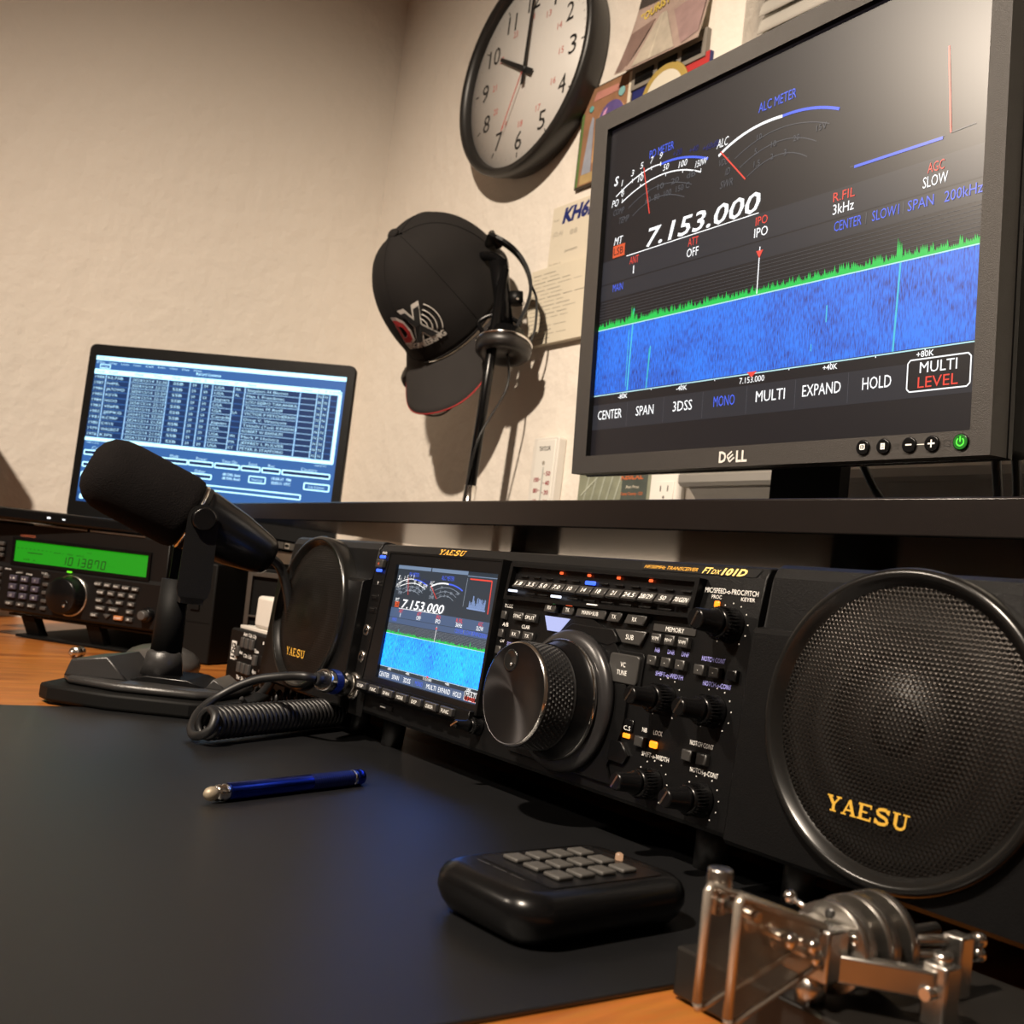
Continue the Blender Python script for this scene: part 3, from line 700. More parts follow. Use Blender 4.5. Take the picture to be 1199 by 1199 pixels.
t('Y', 9.2, 97, 2.6, PRINT, -.3)
for c in ((363.2, 98), (327.4, 57), (360.8, 56.5), (327, 15.2), (361, 15)):
    for k in range(11):
        a = R(230 - k*28); b.lathe([(0, .38), (.1, .3)], (c[0]+10.8*math.cos(a), -.1, c[1]+10.8*math.sin(a)), (0, -1, 0), PRINT, 6)
b.build('printed_legend', rad, fix=False)
b = MB(); yaesu(b, 101.5, 124.4, 3.9, GOLD, -0.4 + 2.0, fn=lambda a, c: (a, 1.5 + (c-122)*0.5 - .5, c), w=33); 
b.build('maker_badge', rad, fix=False)
b = MB()
bg = [(294, 122.2), (373.5, 122.2), (375.5, 126.4), (292, 126.4)]
fn = lambda a, c: (a, 1.5 + (c-122)*0.48 - .5, c)
b.poly([fn(*p) for p in bg], PAN2)
fn2 = lambda a, c: (a, 1.5 + (c-122)*0.48 - .8, c)
b.text('HF/50MHz TRANSCEIVER', 315.5, 124.2, 1.9, GOLD, w=39, shear=.25, fn=fn2)
GO2 = pm('gold_bright', (1.0, 0.72, 0.22), .3, .1)
b.text('FT', 341.5, 124.2, 3.3, GO2, w=5.2, shear=.25, fn=fn2, bold=.01); b.text('DX', 347.5, 123.8, 2.4, GO2, w=5.4, shear=.25, fn=fn2); b.text('101D', 359.5, 124.2, 3.5, GO2, w=15.5, shear=.25, fn=fn2, bold=.035)
b.build('model_badge', rad, fix=False)

# tuning dial
b = MB()
hs = arc(254, 45, 48, -35, 205, 30)
b.prism(hs + [(208, 8), (300, 8)], 'y', 0, -2.0, PAN, .8, smooth=False)
b.prism([(236, 81), (281, 79), (289, 82), (283, 88.3), (248, 88.3)], 'y', 0, -2.4, PAN, .6)
b.build('dial_surround', rad)
b = MB()
b.lathe([(0, 39.5), (3, 39.5), (4.5, 38), (5.5, 36), (6, 33.5)], (254, -2, 45), (0, -1, 0), pm('dial_ring_grey', (0.022, 0.021, 0.022), 0.3, 0.3, noise=.1), 64)
b.build('dial_ring', rad)
def brushed(m):
    nt = m.node_tree; b_ = nt.nodes['Principled BSDF']; b_.inputs['Anisotropic'].default_value = 0.9
    t_ = nt.nodes.new('ShaderNodeTangent'); t_.direction_type = 'RADIAL'; t_.axis = 'Y'; nt.links.new(t_.outputs[0], b_.inputs['Tangent'])
dial = MB()
DIALM = pm('dial_face', (0.05, 0.048, 0.05), 0.3, 0.9, noise=0.06)
brushed(DIALM)
dial.lathe([(7, 31), (9, 33.2), (10.5, 33.8), (11.5, 33.2)], (254, 0, 45), (0, -1, 0), CHR, 72, True, False)
dial.lathe([(11.5, 33.0), (13, 31.5), (20, 29.5)], (254, 0, 45), (0, -1, 0), BLKS, 72, False, False)
dial.lathe([(38.8, 28.2), (40, 27.8), (40.4, 27.2)], (254, 0, 45), (0, -1, 0), CHR, 72, False, False)
dial.lathe([(40.4, 27.2), (40.0, 26.5), (40.0, 0.01)], (254, 0, 45), (0, -1, 0), DIALM, 72, False, False)
dobj = dial.build('tuning_dial', rad)
b = MB()   # knurled rubber grip with real studs
b.lathe([(20, 29.0), (21, 28.4), (38, 28.4), (38.8, 28.2)], (254, 0, 45), (0, -1, 0), RUB, 72, False, False)
for j in range(8):
    for k in range(60):
        a = 2*PI*(k + 0.5*(j % 2))/60; d = 22.2 + j*2.1; c = Vector((254 + 28.4*math.cos(a), -d, 45 + 28.4*math.sin(a)))
        n = Vector((math.cos(a), 0, math.sin(a))); tg = Vector((-math.sin(a), 0, math.cos(a))); y = Vector((0, 1, 0))
        tip = b.v(c + n*0.75); rr = [b.v(c + tg*1.1), b.v(c + y*0.95), b.v(c - tg*1.1), b.v(c - y*0.95)]
        for q in range(4): b.face([rr[q], rr[(q+1) % 4], tip], RUB)
b.build('rubber_grip', dobj)
b = MB()   # finger hole, shown as a dished cup standing in a rim
b.lathe([(0.15, 6.2), (0.5, 6.0), (0.3, 5.0), (0.05, 0.01)], (247, -40.0, 62), (0, -1, 0), pm('dimple_black', (0.01, 0.01, 0.01), 0.12, noise=.05), 32, False, False)
b.lathe([(0, 1.3), (1.0, 1.0), (1.4, 0.3)], (249, -40.2, 60), (0, -1, 0), CHR, 16)
b.build('finger_dimple', dobj)
# rotary controls
def rotary(x, v, r_out=7.6, l_out=11, r_in=4.9, l_in=25, ang=60):
    b = MB()
    b.lathe([(0, r_out+.6), (1.2, r_out+.4), (2, r_out), (l_out-1, r_out-.8), (l_out, r_out-1.8)], (x, 0, v), (0, -1, 0), BLKS, 40)
    for k in range(30):
        a = 2*PI*k/30; p = Vector((x + (r_out-.3)*math.cos(a), 0, v + (r_out-.3)*math.sin(a)))
        b.tube([p + Vector((0, -2.2, 0)), p + Vector((0, -l_out+1.4, 0))], .33, BLKS, 4)
    ko = b.build('control_knob', rad)
    b = MB()
    b.lathe([(l_out, r_in+1.2), (l_out+2, r_in+.8), (l_out+3, r_in), (l_in-1.2, r_in-.4), (l_in, r_in-1.1)], (x, 0, v), (0, -1, 0), BLKS, 32)
    a = R(ang); c, s = math.cos(a), math.sin(a)
    b.T = Matrix.Translation((x, 0, v)) @ Matrix.Rotation(-a + PI/2, 4, 'Y')
    b.box((-.45, -l_in-.35, -3.6), (.45, -l_in+.4, 3.6), CHR)
    b.build('knob_top', ko)
for x, v, kw in ((363.2, 98, dict(r_out=8.2, r_in=5.6, ang=66)), (327.4, 56.8, {}), (360.8, 56.2, {}), (327, 14.6, {}), (361, 14.3, {})): rotary(x, v, **kw)
rotary(172, 16.5, 5.2, 8, 2.8, 19, 30)
# left edge: power key, sockets, switches
b = MB(); b.box((4.5, -3.2, 108.6), (15.5, .5, 115.2), KEY, .8); b.text('o', 10, 112, 2.6, LR, -3.5); b.build('power_key', rad)['label'] = 'power key with small red symbol'
lamp(11.2, 117.2, 8.5, 2.2, LB, -1.0, 'blue lit bar'); lamp(9.4, 106.6, 8.5, 2.2, LB, -1.0, 'blue lit bar')
for v in (85.8, 76.1):
    b = MB(); b.box((3.5, -1.0, v-2.6), (15, 0.4, v+2.6), PAN, .5); b.box((5, -1.4, v-1.2), (13.5, -.7, v+.9), BLKS, .2); b.box((6, -1.6, v+1.1), (13, -1.1, v+1.5), KEY); b.build('socket_cover', rad)
for v in (60.5, 40.5):
    b = MB(); b.lathe([(0, 4.6), (1.2, 4.6), (1.8, 3.6), (1.3, 2.4)], (5.8, 0, v), (0, -1, 0), STEEL, 28); b.lathe([(1.0, 2.3), (1.9, 1.8)], (5.8, 0, v-.4), (0, -1, 0), BLKS, 20)
    b.build('phone_jack', rad)
b = MB(); b.box((47, -1.0, 7.8), (65, 0.6, 11.6), PAN2, .5); b.box((48.5, -1.3, 9), (56, -.9, 9.8), PRINT); b.build('card_slot', rad)
b = MB(); b.lathe([(0, 10.5), (2.5, 10.5), (3.5, 9.5), (3.5, 7.5), (1, 7)], (3.5, 0, 17.5), (0, -1, 0), STEEL, 36); b.build('microphone_socket', rad)
b = MB(); b.prism(rrect(0.5, -3, 22, 96, 1.2), 'y', 0.6, -.6, PAN, .4); b.build('side_strip', rad)

# ------------------------------------------------------------------ speakers
def make_speaker(name, label, off, group=None):
    """front panel 160 wide, same frame as the transceiver panel"""
    sp = thing(name, label, 'speaker', tuple(Vector((-702, 371, 24)) + TILT @ Vector(off)), TILT, group)
    b = MB(); b.box((3, 16, 3), (157, 300, 125), BLKM, 2.5)
    b.build('cabinet', sp)
    b = MB()
    # lower front stands 7 mm proud of the top strip
    n = 40; cx, cz, r = 80, 66, 62
    b.prism([(16, 0), (-5, 0), (-7, 2), (-7, 96), (-5.5, 98.3), (1.5, 99), (2.2, 123), (4.5, 128), (8, 130), (16, 130)], 'x', 0, 160, PAN, .8)
    b.build('front_panel', sp)
    b = MB()
    b.lathe([(-2, 63), (9.0, 63.6), (11.2, 62.8), (12.2, 61), (11.4, 59.3), (8.4, 57.2), (7.3, 56)], (cx, 0, cz), (0, -1, 0), pm('ring_gloss', (0.007, 0.0068, 0.0065), 0.24, spec=.5, noise=.1), 96, False, False)
    b.build('grille_ring', sp)
    b = MB()
    R_ = 56.5; prof = [(7.4 + 5.2*(1 - (q/14)**2), R_*q/14) for q in range(14, 0, -1)] + [(12.6, .01)]
    b.lathe(prof, (0, 0, 0), (0, -1, 0), GRILLE, 72, False, False)
    g = b.build('grille', sp); g.location = (cx*S, 0, cz*S)
    b = MB(); b.lathe([(7.05, 56), (7.05, 48), (7.1, 47), (7.15, 30), (7.2, 12.5), (7.8, 11.8), (8.8, 6), (9.0, .01)], (cx, 0, cz), (0, -1, 0), pm('cone_paper', (0.012, 0.0115, 0.011), .38, spec=.5, noise=.2), 48, False, False)
    b.build('speaker_cone', sp)
    b = MB(); yaesu(b, cx-7, cz-35, 6.4, pm('gold_logo', (0.92, 0.55, 0.08), .3, .3), 0, fn=lambda a, c: (a, -12.95 + 5.2*(((a-cx)**2 + (c-cz)**2)/R_**2), c), w=38)
    b.build('maker_badge', sp, fix=False)
    for x in (20, 140):
        for y in (25, 280):
            zb = -((24 - y*0.0698) / 0.9976)
            b = MB(); b.cyl((x, y, 5), (x, y, zb), 8, RUB, 7, 18); b.build('foot', sp)
    return sp
make_speaker('external_speaker', 'big near black speaker with round perforated grille, right of the transceiver', (383, 0, 0), 'matching speakers')
make_speaker('external_speaker', 'far black speaker with round grille, between the keyer box and the transceiver', (-163, 0, 0), 'matching speakers')

# ------------------------------------------------------------------ second transceiver (left), on a stand
k38 = R(38)
KROT = axes((math.cos(k38), math.sin(k38), 0), (0.03, -0.04, 1))
ken = thing('desktop_transceiver', 'smaller black transceiver with green lit frequency display, below the laptop', 'radio', (-1264, 345, 0), KROT)
b = MB(); b.box((-196, 10, 34), (62, 235, 137), BLKM, 2); b.build('chassis', ken)
b = MB()
KP = pm('panel_warm_black', (0.0055, 0.005, 0.005), 0.42, spec=0.25, noise=.15, bump=.2, bscale=1500)
b.prism([(12, 31), (1, 31), (-3, 34), (-3, 86), (0, 90), (0, 138), (3, 141), (12, 141)], 'x', -198, 64, KP, 1)
b.build('front_panel', ken)
GRN = em('lcd_green', (0.003, 0.50, 0.002), 0.62, .5); GD = pm('lcd_dark', (0.002, 0.03, 0.002), .6)
b = MB()
b.quad(-153, 93.5, 38, 119, GRN, -1.2)
seg = {'0': 'abcdef', '1': 'bc', '3': 'abgcd', '8': 'abcdefg', '7': 'abcf'}
def digit(ch, x, v, h):
    w = h*.55; s = .22*h*.8; k = lambda a, c: (x + a*w + (c)*.12*h, v + c*h)
    P = {'a': ((0, 1), (1, 1)), 'b': ((1, 1), (1, .5)), 'c': ((1, .5), (1, 0)), 'd': ((0, 0), (1, 0)), 'e': ((0, .5), (0, 0)), 'f': ((0, 1), (0, .5)), 'g': ((0, .5), (1, .5))}
    for q in seg[ch]:
        p, r_ = P[q]; b.line([k(*p), k(*r_)], 1.3, GD, -1.5)
x = -83
for ch in '1013870':
    digit(ch, x, 96.2, 9.5); x += 9.4
b.text('- -', -12, 101, 1.6, GD, -1.5, w=6); b.text('USB   A', -130, 97, 2, GD, -1.5, w=18); b.line([(-134, 105.5), (-112, 105.5)], 1.0, GD, -1.5)
for i in range(9): b.line([(-150 + i*6, 110), (-147 + i*6, 110)], .5, GD, -1.5)
b.text('ANT 1   PRE   AGC', -74, 109, 1.8, GD, -1.5, w=44); b.text('M.CH', -45, 113.5, 1.6, GD, -1.5)
b.build('display', ken, fix=False)
b = MB(); ring(b, [(-157, 123), (42, 123), (42, 89), (-157, 89)], [(-153, 119), (38, 119), (38, 93.5), (-153, 93.5)], -2.6, -1, 0, BLKS); b.build('display_frame', ken)
b = MB(); b.text('KENWOOD', -137, 125.6, 3, pm('dull_red_print', (.3, .08, .04), .5), -.4, w=22, bold=.02)
for (x, v, s) in ((-158, 83, 'PROC'), (-141, 80, 'ATT'), (-126, 79.5, 'PRE'), (-104, 83, 'TF-SET')): b.text(s, x, v, 1.8, PRINT, -3.4, w=9)
b.box((-130, -1, 139.4), (-52, 5, 141.4), STEEL); b.box((-48, -1, 139.4), (30, 5, 141.4), STEEL)
b.build('printed_legend', ken, fix=False)
KK = pm('key_light', (0.055, 0.052, 0.05), 0.45, noise=.1)
def kbtn(x, v, w=9.5, h=4.6, m=KK, s=None, tri=0):
    b = MB()
    if tri: b.prism([(x-w/2, v-h/2*tri), (x+w/2, v-h/2*tri), (x, v+h/2*tri)], 'y', -2, -6, m, .5)
    else: b.box((x-w/2, -6.2, v-h/2), (x+w/2, -2, v+h/2), m, .8)
    if s: b.text(s, x, v, 2.1, PRINT, -6.5, w=min(w-1.5, 2*len(s)))
    b.build('button', ken)
nums = ['1.8', '3.5', '7', '10', '14', '18', '21', '24', '28']
for r_ in range(3):
    for c in range(3): kbtn(-147.5 + c*16.5, 73 - r_*10.4, 10.5, 6.8, pm('key_violet', (.055, .05, .075), .45), nums[r_*3+c])
for c, s in enumerate(('CLR', '50', 'ENT')): kbtn(-150 + c*16.5, 42, 11, 4.6, KK, s)
for v in (113, 106, 99): kbtn(-172, v, 10, 4.6, KK)
for v in (82, 75, 66, 57, 45): kbtn(-172, v, 11, 4.6, KK)
for v in (80, 70, 60, 50, 41): kbtn(-99.5, v, 8, 4.2, KK)
labs = [['SPLIT', 'A/B', 'M>V', 'SCAN', 'QMR'], ['FINE', 'MHz', 'VFO', 'NB'], ['CLR', None, 'RIT', 'NR'], ['FILTER', 'METER', '', 'BC']]
for c in range(5): kbtn(-25 + c*13, 79 - 0.2*c, 9.5, 4.8, KK, labs[0][c])
for c in range(4): kbtn(-20 + c*14.5, 69.6, 9.5, 5.6, KK, labs[1][c])
kbtn(-21, 60, 9.5, 4.8, KK, 'CLR'); kbtn(-7, 60, 9, 5, KK, None, 1); kbtn(7.5, 60, 10, 4.8, KK, 'RIT'); kbtn(23.5, 60, 9.5, 4.8, KK, 'NR')
kbtn(-18.5, 51, 13, 4.8, KK, 'MENU'); kbtn(0, 51, 13, 4.8, KK, 'M.IN'); kbtn(22.5, 51, 9.5, 4.8, KK, 'BC')
kbtn(-26, 42, 10, 4.6, KK, 'QMI'); kbtn(-8, 42, 10, 5, KK, None, -1); kbtn(8, 42, 12, 5, pm('key_orange', (.45, .16, .05), .45), 'SHIFT'); kbtn(23, 42, 10, 4.8, KK, 'PF')
b = MB(); b.lathe([(3, 25), (5, 25), (6, 24)], (-63, 0, 60.5), (0, -1, 0), STEEL, 56, False, True)
b.lathe([(6, 23.5), (8, 22.3), (20, 21.8), (21.5, 21), (22.5, 19.8), (22.5, .01)], (-63, 0, 60.5), (0, -1, 0), BLKS, 56, False, False)
ko = b.build('tuning_knob', ken)
b = MB(); b.lathe([(0, 5.5), (.5, 5.2), (.2, 4), (.05, .01)], (-55, -22.6, 51), (0, -1, 0), BLKS, 24, False, False); b.lathe([(.2, 2.4), (1.2, 1.6), (1.5, .3)], (-55.5, -22.5, 49.5), (0, -1, 0), CHR, 14); b.build('finger_dimple', ko)
b = MB(); b.box((-72, -3.9, 87.6), (-65, -3, 89.6), em('tiny_green', (.2, 1, .02), 1.2), .3); b.build('indicator_lamp', ken)
for x, v, q in ((47, 50, 9),):
    b = MB(); b.lathe([(2, q), (4, q), (9, q-1), (10, q-2)], (x, 0, v), (0, -1, 0), BLKS, 32, False); b.lathe([(10, q-3), (16, q-3.5), (17, q-4.5)], (x, 0, v), (0, -1, 0), KK, 24, False); b.build('knob', ken)
stn = thing('radio_stand', 'flat black metal stand under the transceiver with the green display', 'stand', (-1264, 345, 0), KROT)
b = MB()
b.box((-150, 12, 0.2), (40, 220, 3.2), BLKM, .6)
b.build('base_plate', stn)
for x in (-140, -45):
    b = MB(); b.prism([(20, 3.2), (34, 3.2), (20, 27), (6, 27)], 'x', x, x+20, BLKM, .6); b.build('riser', stn)
    b = MB(); b.prism([(190, 3.2), (205, 3.2), (205, 27), (190, 27)], 'x', x, x+20, BLKM, .6); b.build('riser', stn)
b = MB(); b.box((-160, 8, 26), (50, 225, 29), BLKS, .6); b.build('tray', stn)

# ------------------------------------------------------------------ laptop on top of it
LROT = axes((0.694, 0.721, 0), (0, 0, 1))
LO_ = (-1592, 354, 0)
lap = thing('laptop', 'open black laptop with a bright blue log table, on the left radio', 'laptop', LO_, LROT)
b = MB(); b.box((-13, -250, 143), (400, 8, 157), BLKS, 3)
bo = b.build('base', lap)
b = MB(); b.box((20, -235, 157), (365, -25, 157.8), BLKM); 
b.build('keyboard', bo)
b = MB()
for k in range(4): b.box((399.2, -200 + k*38, 146.5), (400.7, -184 + k*38, 153.5), STEEL, .2)
for k in range(3): b.box((399.8, -198 + k*38, 148.3), (401.0, -187 + k*38, 152), BLKM)
b.box((119, -250.8, 149), (123, -249.8, 151), em('tiny_white', (1, 1, 1), 1.6)); b.box((139, -250.8, 149), (142, -249.8, 150.6), em('tiny_white', (1, 1, 1), 1.6))
b.build('side_ports', bo)
b = MB(); b.cyl((60, 6, 157), (110, 6, 157), 6, BLKS); b.cyl((280, 6, 157), (330, 6, 157), 6, BLKS); b.build('hinge', lap)
# lid
lid_ang = Matrix.Rotation(R(0.5), 3, 'X')
b = MB()
LW_, LH_ = 385, 217
P0 = (0, 0, 185.3)
b.T = Matrix.Translation(P0) @ lid_ang.to_4x4()
b.prism(rrect(-12, -26, LW_+12, LH_+17, 9, 5), 'y', -0.2, 7, BLKS, 1.2)
ld = b.build('lid', lap)
b = MB(); b.T = Matrix.Translation(P0) @ lid_ang.to_4x4()
ring(b, rrect(-11.5, -25.5, LW_+11.5, LH_+16.5, 9, 5), rrect(0, 0, LW_, LH_, .5, 5), -1.6, -.6, 0, BLK); b.build('bezel', ld)
LBG = em('laptop_blue', (0.045, 0.17, 0.50), 0.85); LHD = em('laptop_pale', (0.5, 0.88, 1.0), 1.9); LTX = em('laptop_text', (0.5, 0.82, 1.0), 1.35); LCE = em('laptop_cell', (0.01, 0.06, 0.22), 0.6); LDK = em('laptop_dark', (0.01, 0.05, 0.22), 0.55)
b = MB(); b.T = Matrix.Translation(P0) @ lid_ang.to_4x4()
kx = 385/344; 
def q(x0, y0, x1, y1, m, y): b.quad(x0*kx, y0*kx, x1*kx, y1*kx, m, y)
def tx(s, x, v, h, m, w=None, al='l', bold=0.0): b.text(s, x*kx, v*kx, h*kx, m, -1.05, al, None if w is None else w*kx, 0, bold)
def bx(x0, y0, x1, y1, m=LHD, w=1.6): b.line([(x0*kx, y0*kx), (x1*kx, y0*kx), (x1*kx, y1*kx), (x0*kx, y1*kx)], w*kx, m, -.9, True)
b.quad(0, 0, LW_, LH_, LBG, -.7)
q(0, 188, 344, 193.5, LHD, -.8); tx('N3FJP Log', 4, 190.7, 2, LDK, 14)
for i, s in enumerate(('File', 'Settings', 'Lists', 'Contest', 'Call', 'Window', 'View', 'Clear', 'Help')): tx(s, 2 + i*17, 185, 2.6, LTX, 11)
bx(7, 177.5, 21, 182.5, w=.9); tx('List', 10, 180, 2.6, LTX, 8)
tx('Record Contents', 142, 181, 3.6, LHD, 34); q(0, 169.5, 338, 176, LHD, -.8)
for s, x in (('Rec#', 3), ('Call', 21), ('Date', 58), ('Time', 84), ('Mode', 110), ('Sent', 138), ('R', 155), ('Country', 168), ('ST', 196), ('Name', 214), ('Other', 287), ('L', 309), ('W', 318), ('Config', 324)):
    tx(s, x, 172.8, 3, em('laptop_head', (.15, .35, .5), .8), 2.8*len(s))
rows = [('1988', 'KL7SB', '22:30', 'USA', 'AK', 'Stephen H Bloom'), ('1987', 'N4ML', '22:25', 'USA', 'AL', 'Max L Freedman'), ('1986', 'JA7OWD', '22:24', 'Japan', '', 'LOU EIJIRO TAKAHIRA'), ('1985', 'K0YR', '22:18', 'USA', '', 'Thomas M Reiff'),
        ('1984', 'N5OO', '22:17', 'USA', 'LA', 'VICTOR P PETCHERKIN'), ('1983', 'VE6PR', '22:16', 'Canada', '', 'Doug V. Westcott'), ('1982', 'JJ0PKG', '22:00', 'Japan', '', 'Takashi (Ted) KINSHO'), ('1981', 'KC9RP', '21:58', 'USA', '', 'ROBERT W BARNUM'),
        ('1980', 'KW1X', '21:57', 'USA', 'WI', 'Mark P Holstra'), ('1979', 'WA2BOT', '21:54', 'USA', 'MA', 'JEFFREY L PULVER'), ('1978', 'K3PS', '21:53', 'USA', 'CT', 'PETER A STAFFORD')]
for i, (a, c, t_, co_, st_, nm) in enumerate(rows):
    v = 165.6 - i*7.6
    for x0, x1 in ((0, 16), (18.5, 50), (53, 104), (106.5, 134), (137, 150), (153, 165), (168, 195), (197, 210), (212.5, 284), (287, 307), (309, 315.5), (317, 323.5), (326, 335)): q(x0, v-3.2, x1, v+3.2, LCE, -.85)
    for x0, x1 in ((212.5, 284), (287, 307), (53, 104), (168, 195)): b.line([(x0*kx, (v-3.8)*kx), (x1*kx, (v-3.8)*kx)], .55, LTX, -.95)
    tx(a, 2, v, 3.5, LTX, 13); tx(c, 20, v, 3.5, LTX, 4.3*len(c)); tx('2024/12/14', 55, v, 3.5, LTX, 30); tx(t_, 88, v, 3.5, LTX, 15)
    tx('SSB', 112, v, 3.5, LTX, 14); tx('59', 139, v, 3.5, LTX, 8); tx('59', 155, v, 3.5, LTX, 8); tx(co_, 170, v, 3.5, LTX, 4.3*len(co_)); 
    if st_: tx(st_, 198, v, 3.5, LTX, 10)
    tx(nm, 214, v, 3.5, LTX, 3.65*len(nm)); tx('N', 310.2, v, 3.5, LTX, 4.5); tx('N', 318.5, v, 3.5, LTX, 4.5)
for x in (17.3, 51.5, 105, 135.5, 151.5, 166.5, 196, 211, 285.5, 308, 316, 325, 336): b.line([(x*kx, 86*kx), (x*kx, 169*kx)], 1.0, LTX, -.95)
q(0, 80.5, 340, 85, LHD, -.95); q(336.5, 82, 340.5, 174, LHD, -.95); tx('1988 records', 3, 78, 2, LTX, 18); tx('Logging Data', 316, 78, 2, LTX, 16)
for s, x, x0, x1 in (('Call', 18, 2, 33), ('Band', 60, 36, 72), ('Freq', 90, 75, 108), ('Mode', 127.5, 110, 146), ('Power', 165, 148, 181), ('Time On', 203, 184, 217), ('Sent', 235, 220, 245), ('Rec', 260, 248, 272), ('Country', 310, 275, 338)):
    bx(x0, 62, x1, 67.5, w=1.5); q(x0, 62, x1, 67.5, LDK, -.85); tx(s, x, 71, 4, LTX, 3*len(s), 'c')
for s, x, x0, x1 in (('Name', 18, 2, 33), ('County', 60, 36, 72), ('Grid', 90, 75, 108), ('Comment', 127.5, 110, 146), ('Other', 165, 148, 181)):
    bx(x0, 46, x1, 51.5, w=1.5); q(x0, 46, x1, 51.5, LDK, -.85); tx(s, x, 55, 4, LTX, 3*len(s), 'c')
tx('dB DXL Sent', 196, 54.5, 3, LTX, 24, bold=.03); tx('dB DXL Rcvd', 196, 49.5, 3, LTX, 24, bold=.03)
bx(232, 47.5, 254, 55.5, w=1.3); tx('Next Log', 243, 51.5, 3, LTX, 14, 'c'); tx('15:55:11  PM', 262, 55.5, 3.2, LTX, 26, bold=.03); tx('22:55:11  UTC', 262, 50, 3.2, LTX, 26, bold=.03)
bx(306, 46, 339, 54, w=1.5); tx('Log Contact', 322.5, 50, 3, LTX, 21, 'c')
bx(2, 32, 303, 38, w=1.6); q(2, 33, 303, 38, LBG, -.85)
for k, s in enumerate(('Priority', 'View', 'Score')): tx(s, 3, 38 - k*8.0, 3.6, LTX, 14, bold=.03)
q(0, 0, 344, 13, em('taskbar', (.03, .13, .42), .7), -.85); q(4, 3.5, 9.5, 9.5, LHD, -.95); b.lathe([(0, 3.6), (.1, 3.4)], (18*kx, -.95, 6.5*kx), (0, -1, 0), em('taskbar_cyan', (.02, .5, .9), .9), 18)
for k in range(5): q(26 + k*10, 3.5, 32 + k*10, 9.5, LTX, -.95)
b.build('screen', ld, fix=False)

# ------------------------------------------------------------------ equipment behind the microphone
GY = pm('case_grey', (0.005, 0.0048, 0.0046), .6, spec=.15, noise=.12)
e1 = thing('equipment_case', 'dark grey case with a narrow slot, beside the green display radio', 'equipment case', (-1264, 345, 0), KROT)
b = MB(); b.box((66, 14, 0), (122, 210, 118), GY, 2); b.build('case', e1)
b = MB(); b.box((92, 11.5, 62), (104, 14.5, 84), BLKM, .5); b.line([(68, 48), (120, 48)], .8, BLKM, 13.4); b.build('slot', e1)
e2 = thing('power_supply', 'black box with a thin light metal frame behind the keyer box', 'power supply', (-1264, 345, 0), KROT)
b = MB(); b.box((150, 40, 0), (225, 220, 118), BLKM, 1.5); b.build('case', e2)
b = MB()
FR = pm('frame_alu', (.06, .052, .045), .45, .3)
b.box((150, 35, 6), (156, 40.5, 114), FR, .6); b.box((219, 35, 6), (225, 40.5, 114), FR, .6); b.box((156, 35, 108), (219, 40.5, 114), FR, .6); b.box((156, 35, 60), (219, 40.5, 62), FR, .4)
b.build('front_frame', e2)

# keyer box
kb = thing('keyer_box', 'black box with rows of small grey push buttons, left of the far speaker', 'keyer', (-1041, 402, 0))
b = MB(); b.prism([(0, 0), (155, 0), (155, 70), (135, 70)] and [(0, 4), (0, 54), (2, 56), (120, 56), (120, 4)], 'x', 0, 152, BLK, 1.5); b.build('case', kb)
for x in (15, 137):
    for y in (12, 105): b = MB(); b.cyl((x, y, 0), (x, y, 4.5), 6, RUB); b.build('foot', kb)
def kk3(x, y): return 200 + x/5.45, 620 + y/5.45
b = MB(); b.quad(8, 24, 21, 43, PRINT, -.3); b.text('LDG', 14.5, 33.5, 9, BLK, -.5, w=15, bold=.05, ang=R(90))
for s, x, v, w in (('Ant', 41, 52.5, 10), ('C Up', 53.5, 52.5, 9), ('L Up', 65, 52.5, 9), ('Tune', 75, 39, 11), ('Ant', 35, 33.5, 8), ('C Dn', 48, 31.5, 9), ('L Dn', 60, 31.5, 9), ('Power', 20, 27, 14), ('Thr', 36, 8.5, 10), ('Dn', 48, 8.5, 7), ('Auto', 60, 8.5, 10), ('Bypass', 76, 19, 10), ('AutoTuner', 110, 8, 38)):
    b.text(s, x, v, 3.4, PRINT, -.3, w=w, bold=.03)
for k in range(9): b.quad(85 + k*6, 20, 87.5 + k*6, 22.5, PRINT, -.3)
for k in range(3): b.quad(88 + k*6, 47, 90.5 + k*6, 50, PRINT, -.3)
b.build('printed_legend', kb, fix=False)
for x, v in ((40, 44), (52, 44), (64, 44), (28, 34), (76, 30), (38, 19), (50, 19), (62, 19)):
    b = MB(); b.box((x-3.6, -3.2, v-5.2), (x+3.6, 0.3, v+5.2), KK, .8); b.build('push_button', kb)
b = MB(); b.box((88, -1.2, 27), (140, .3, 36), PAN2, .5); b.build('bar_display', kb)
b = MB(); b.box((-1030, 407, 56.1), (-925, 470, 60), WHT, .8); o = b.build('paper_card'); tag(o, 'flat white card lying on top of the keyer box', 'card')
b = MB(); b.box((-998, 408, 60.1), (-938, 436, 93), WHT, 4, 3); o = b.build('power_adapter'); tag(o, 'small white square adapter standing on the keyer box', 'adapter')
b = MB(); b.box((-1026, 440, 60.1), (-992, 462, 69), BLK, 1); b.text('7 10 14', -1009, 65.5, 3, PRINT, 439.6, w=26); o = b.build('switch_box'); tag(o, 'tiny black box with white print on the card behind the white adapter', 'box')

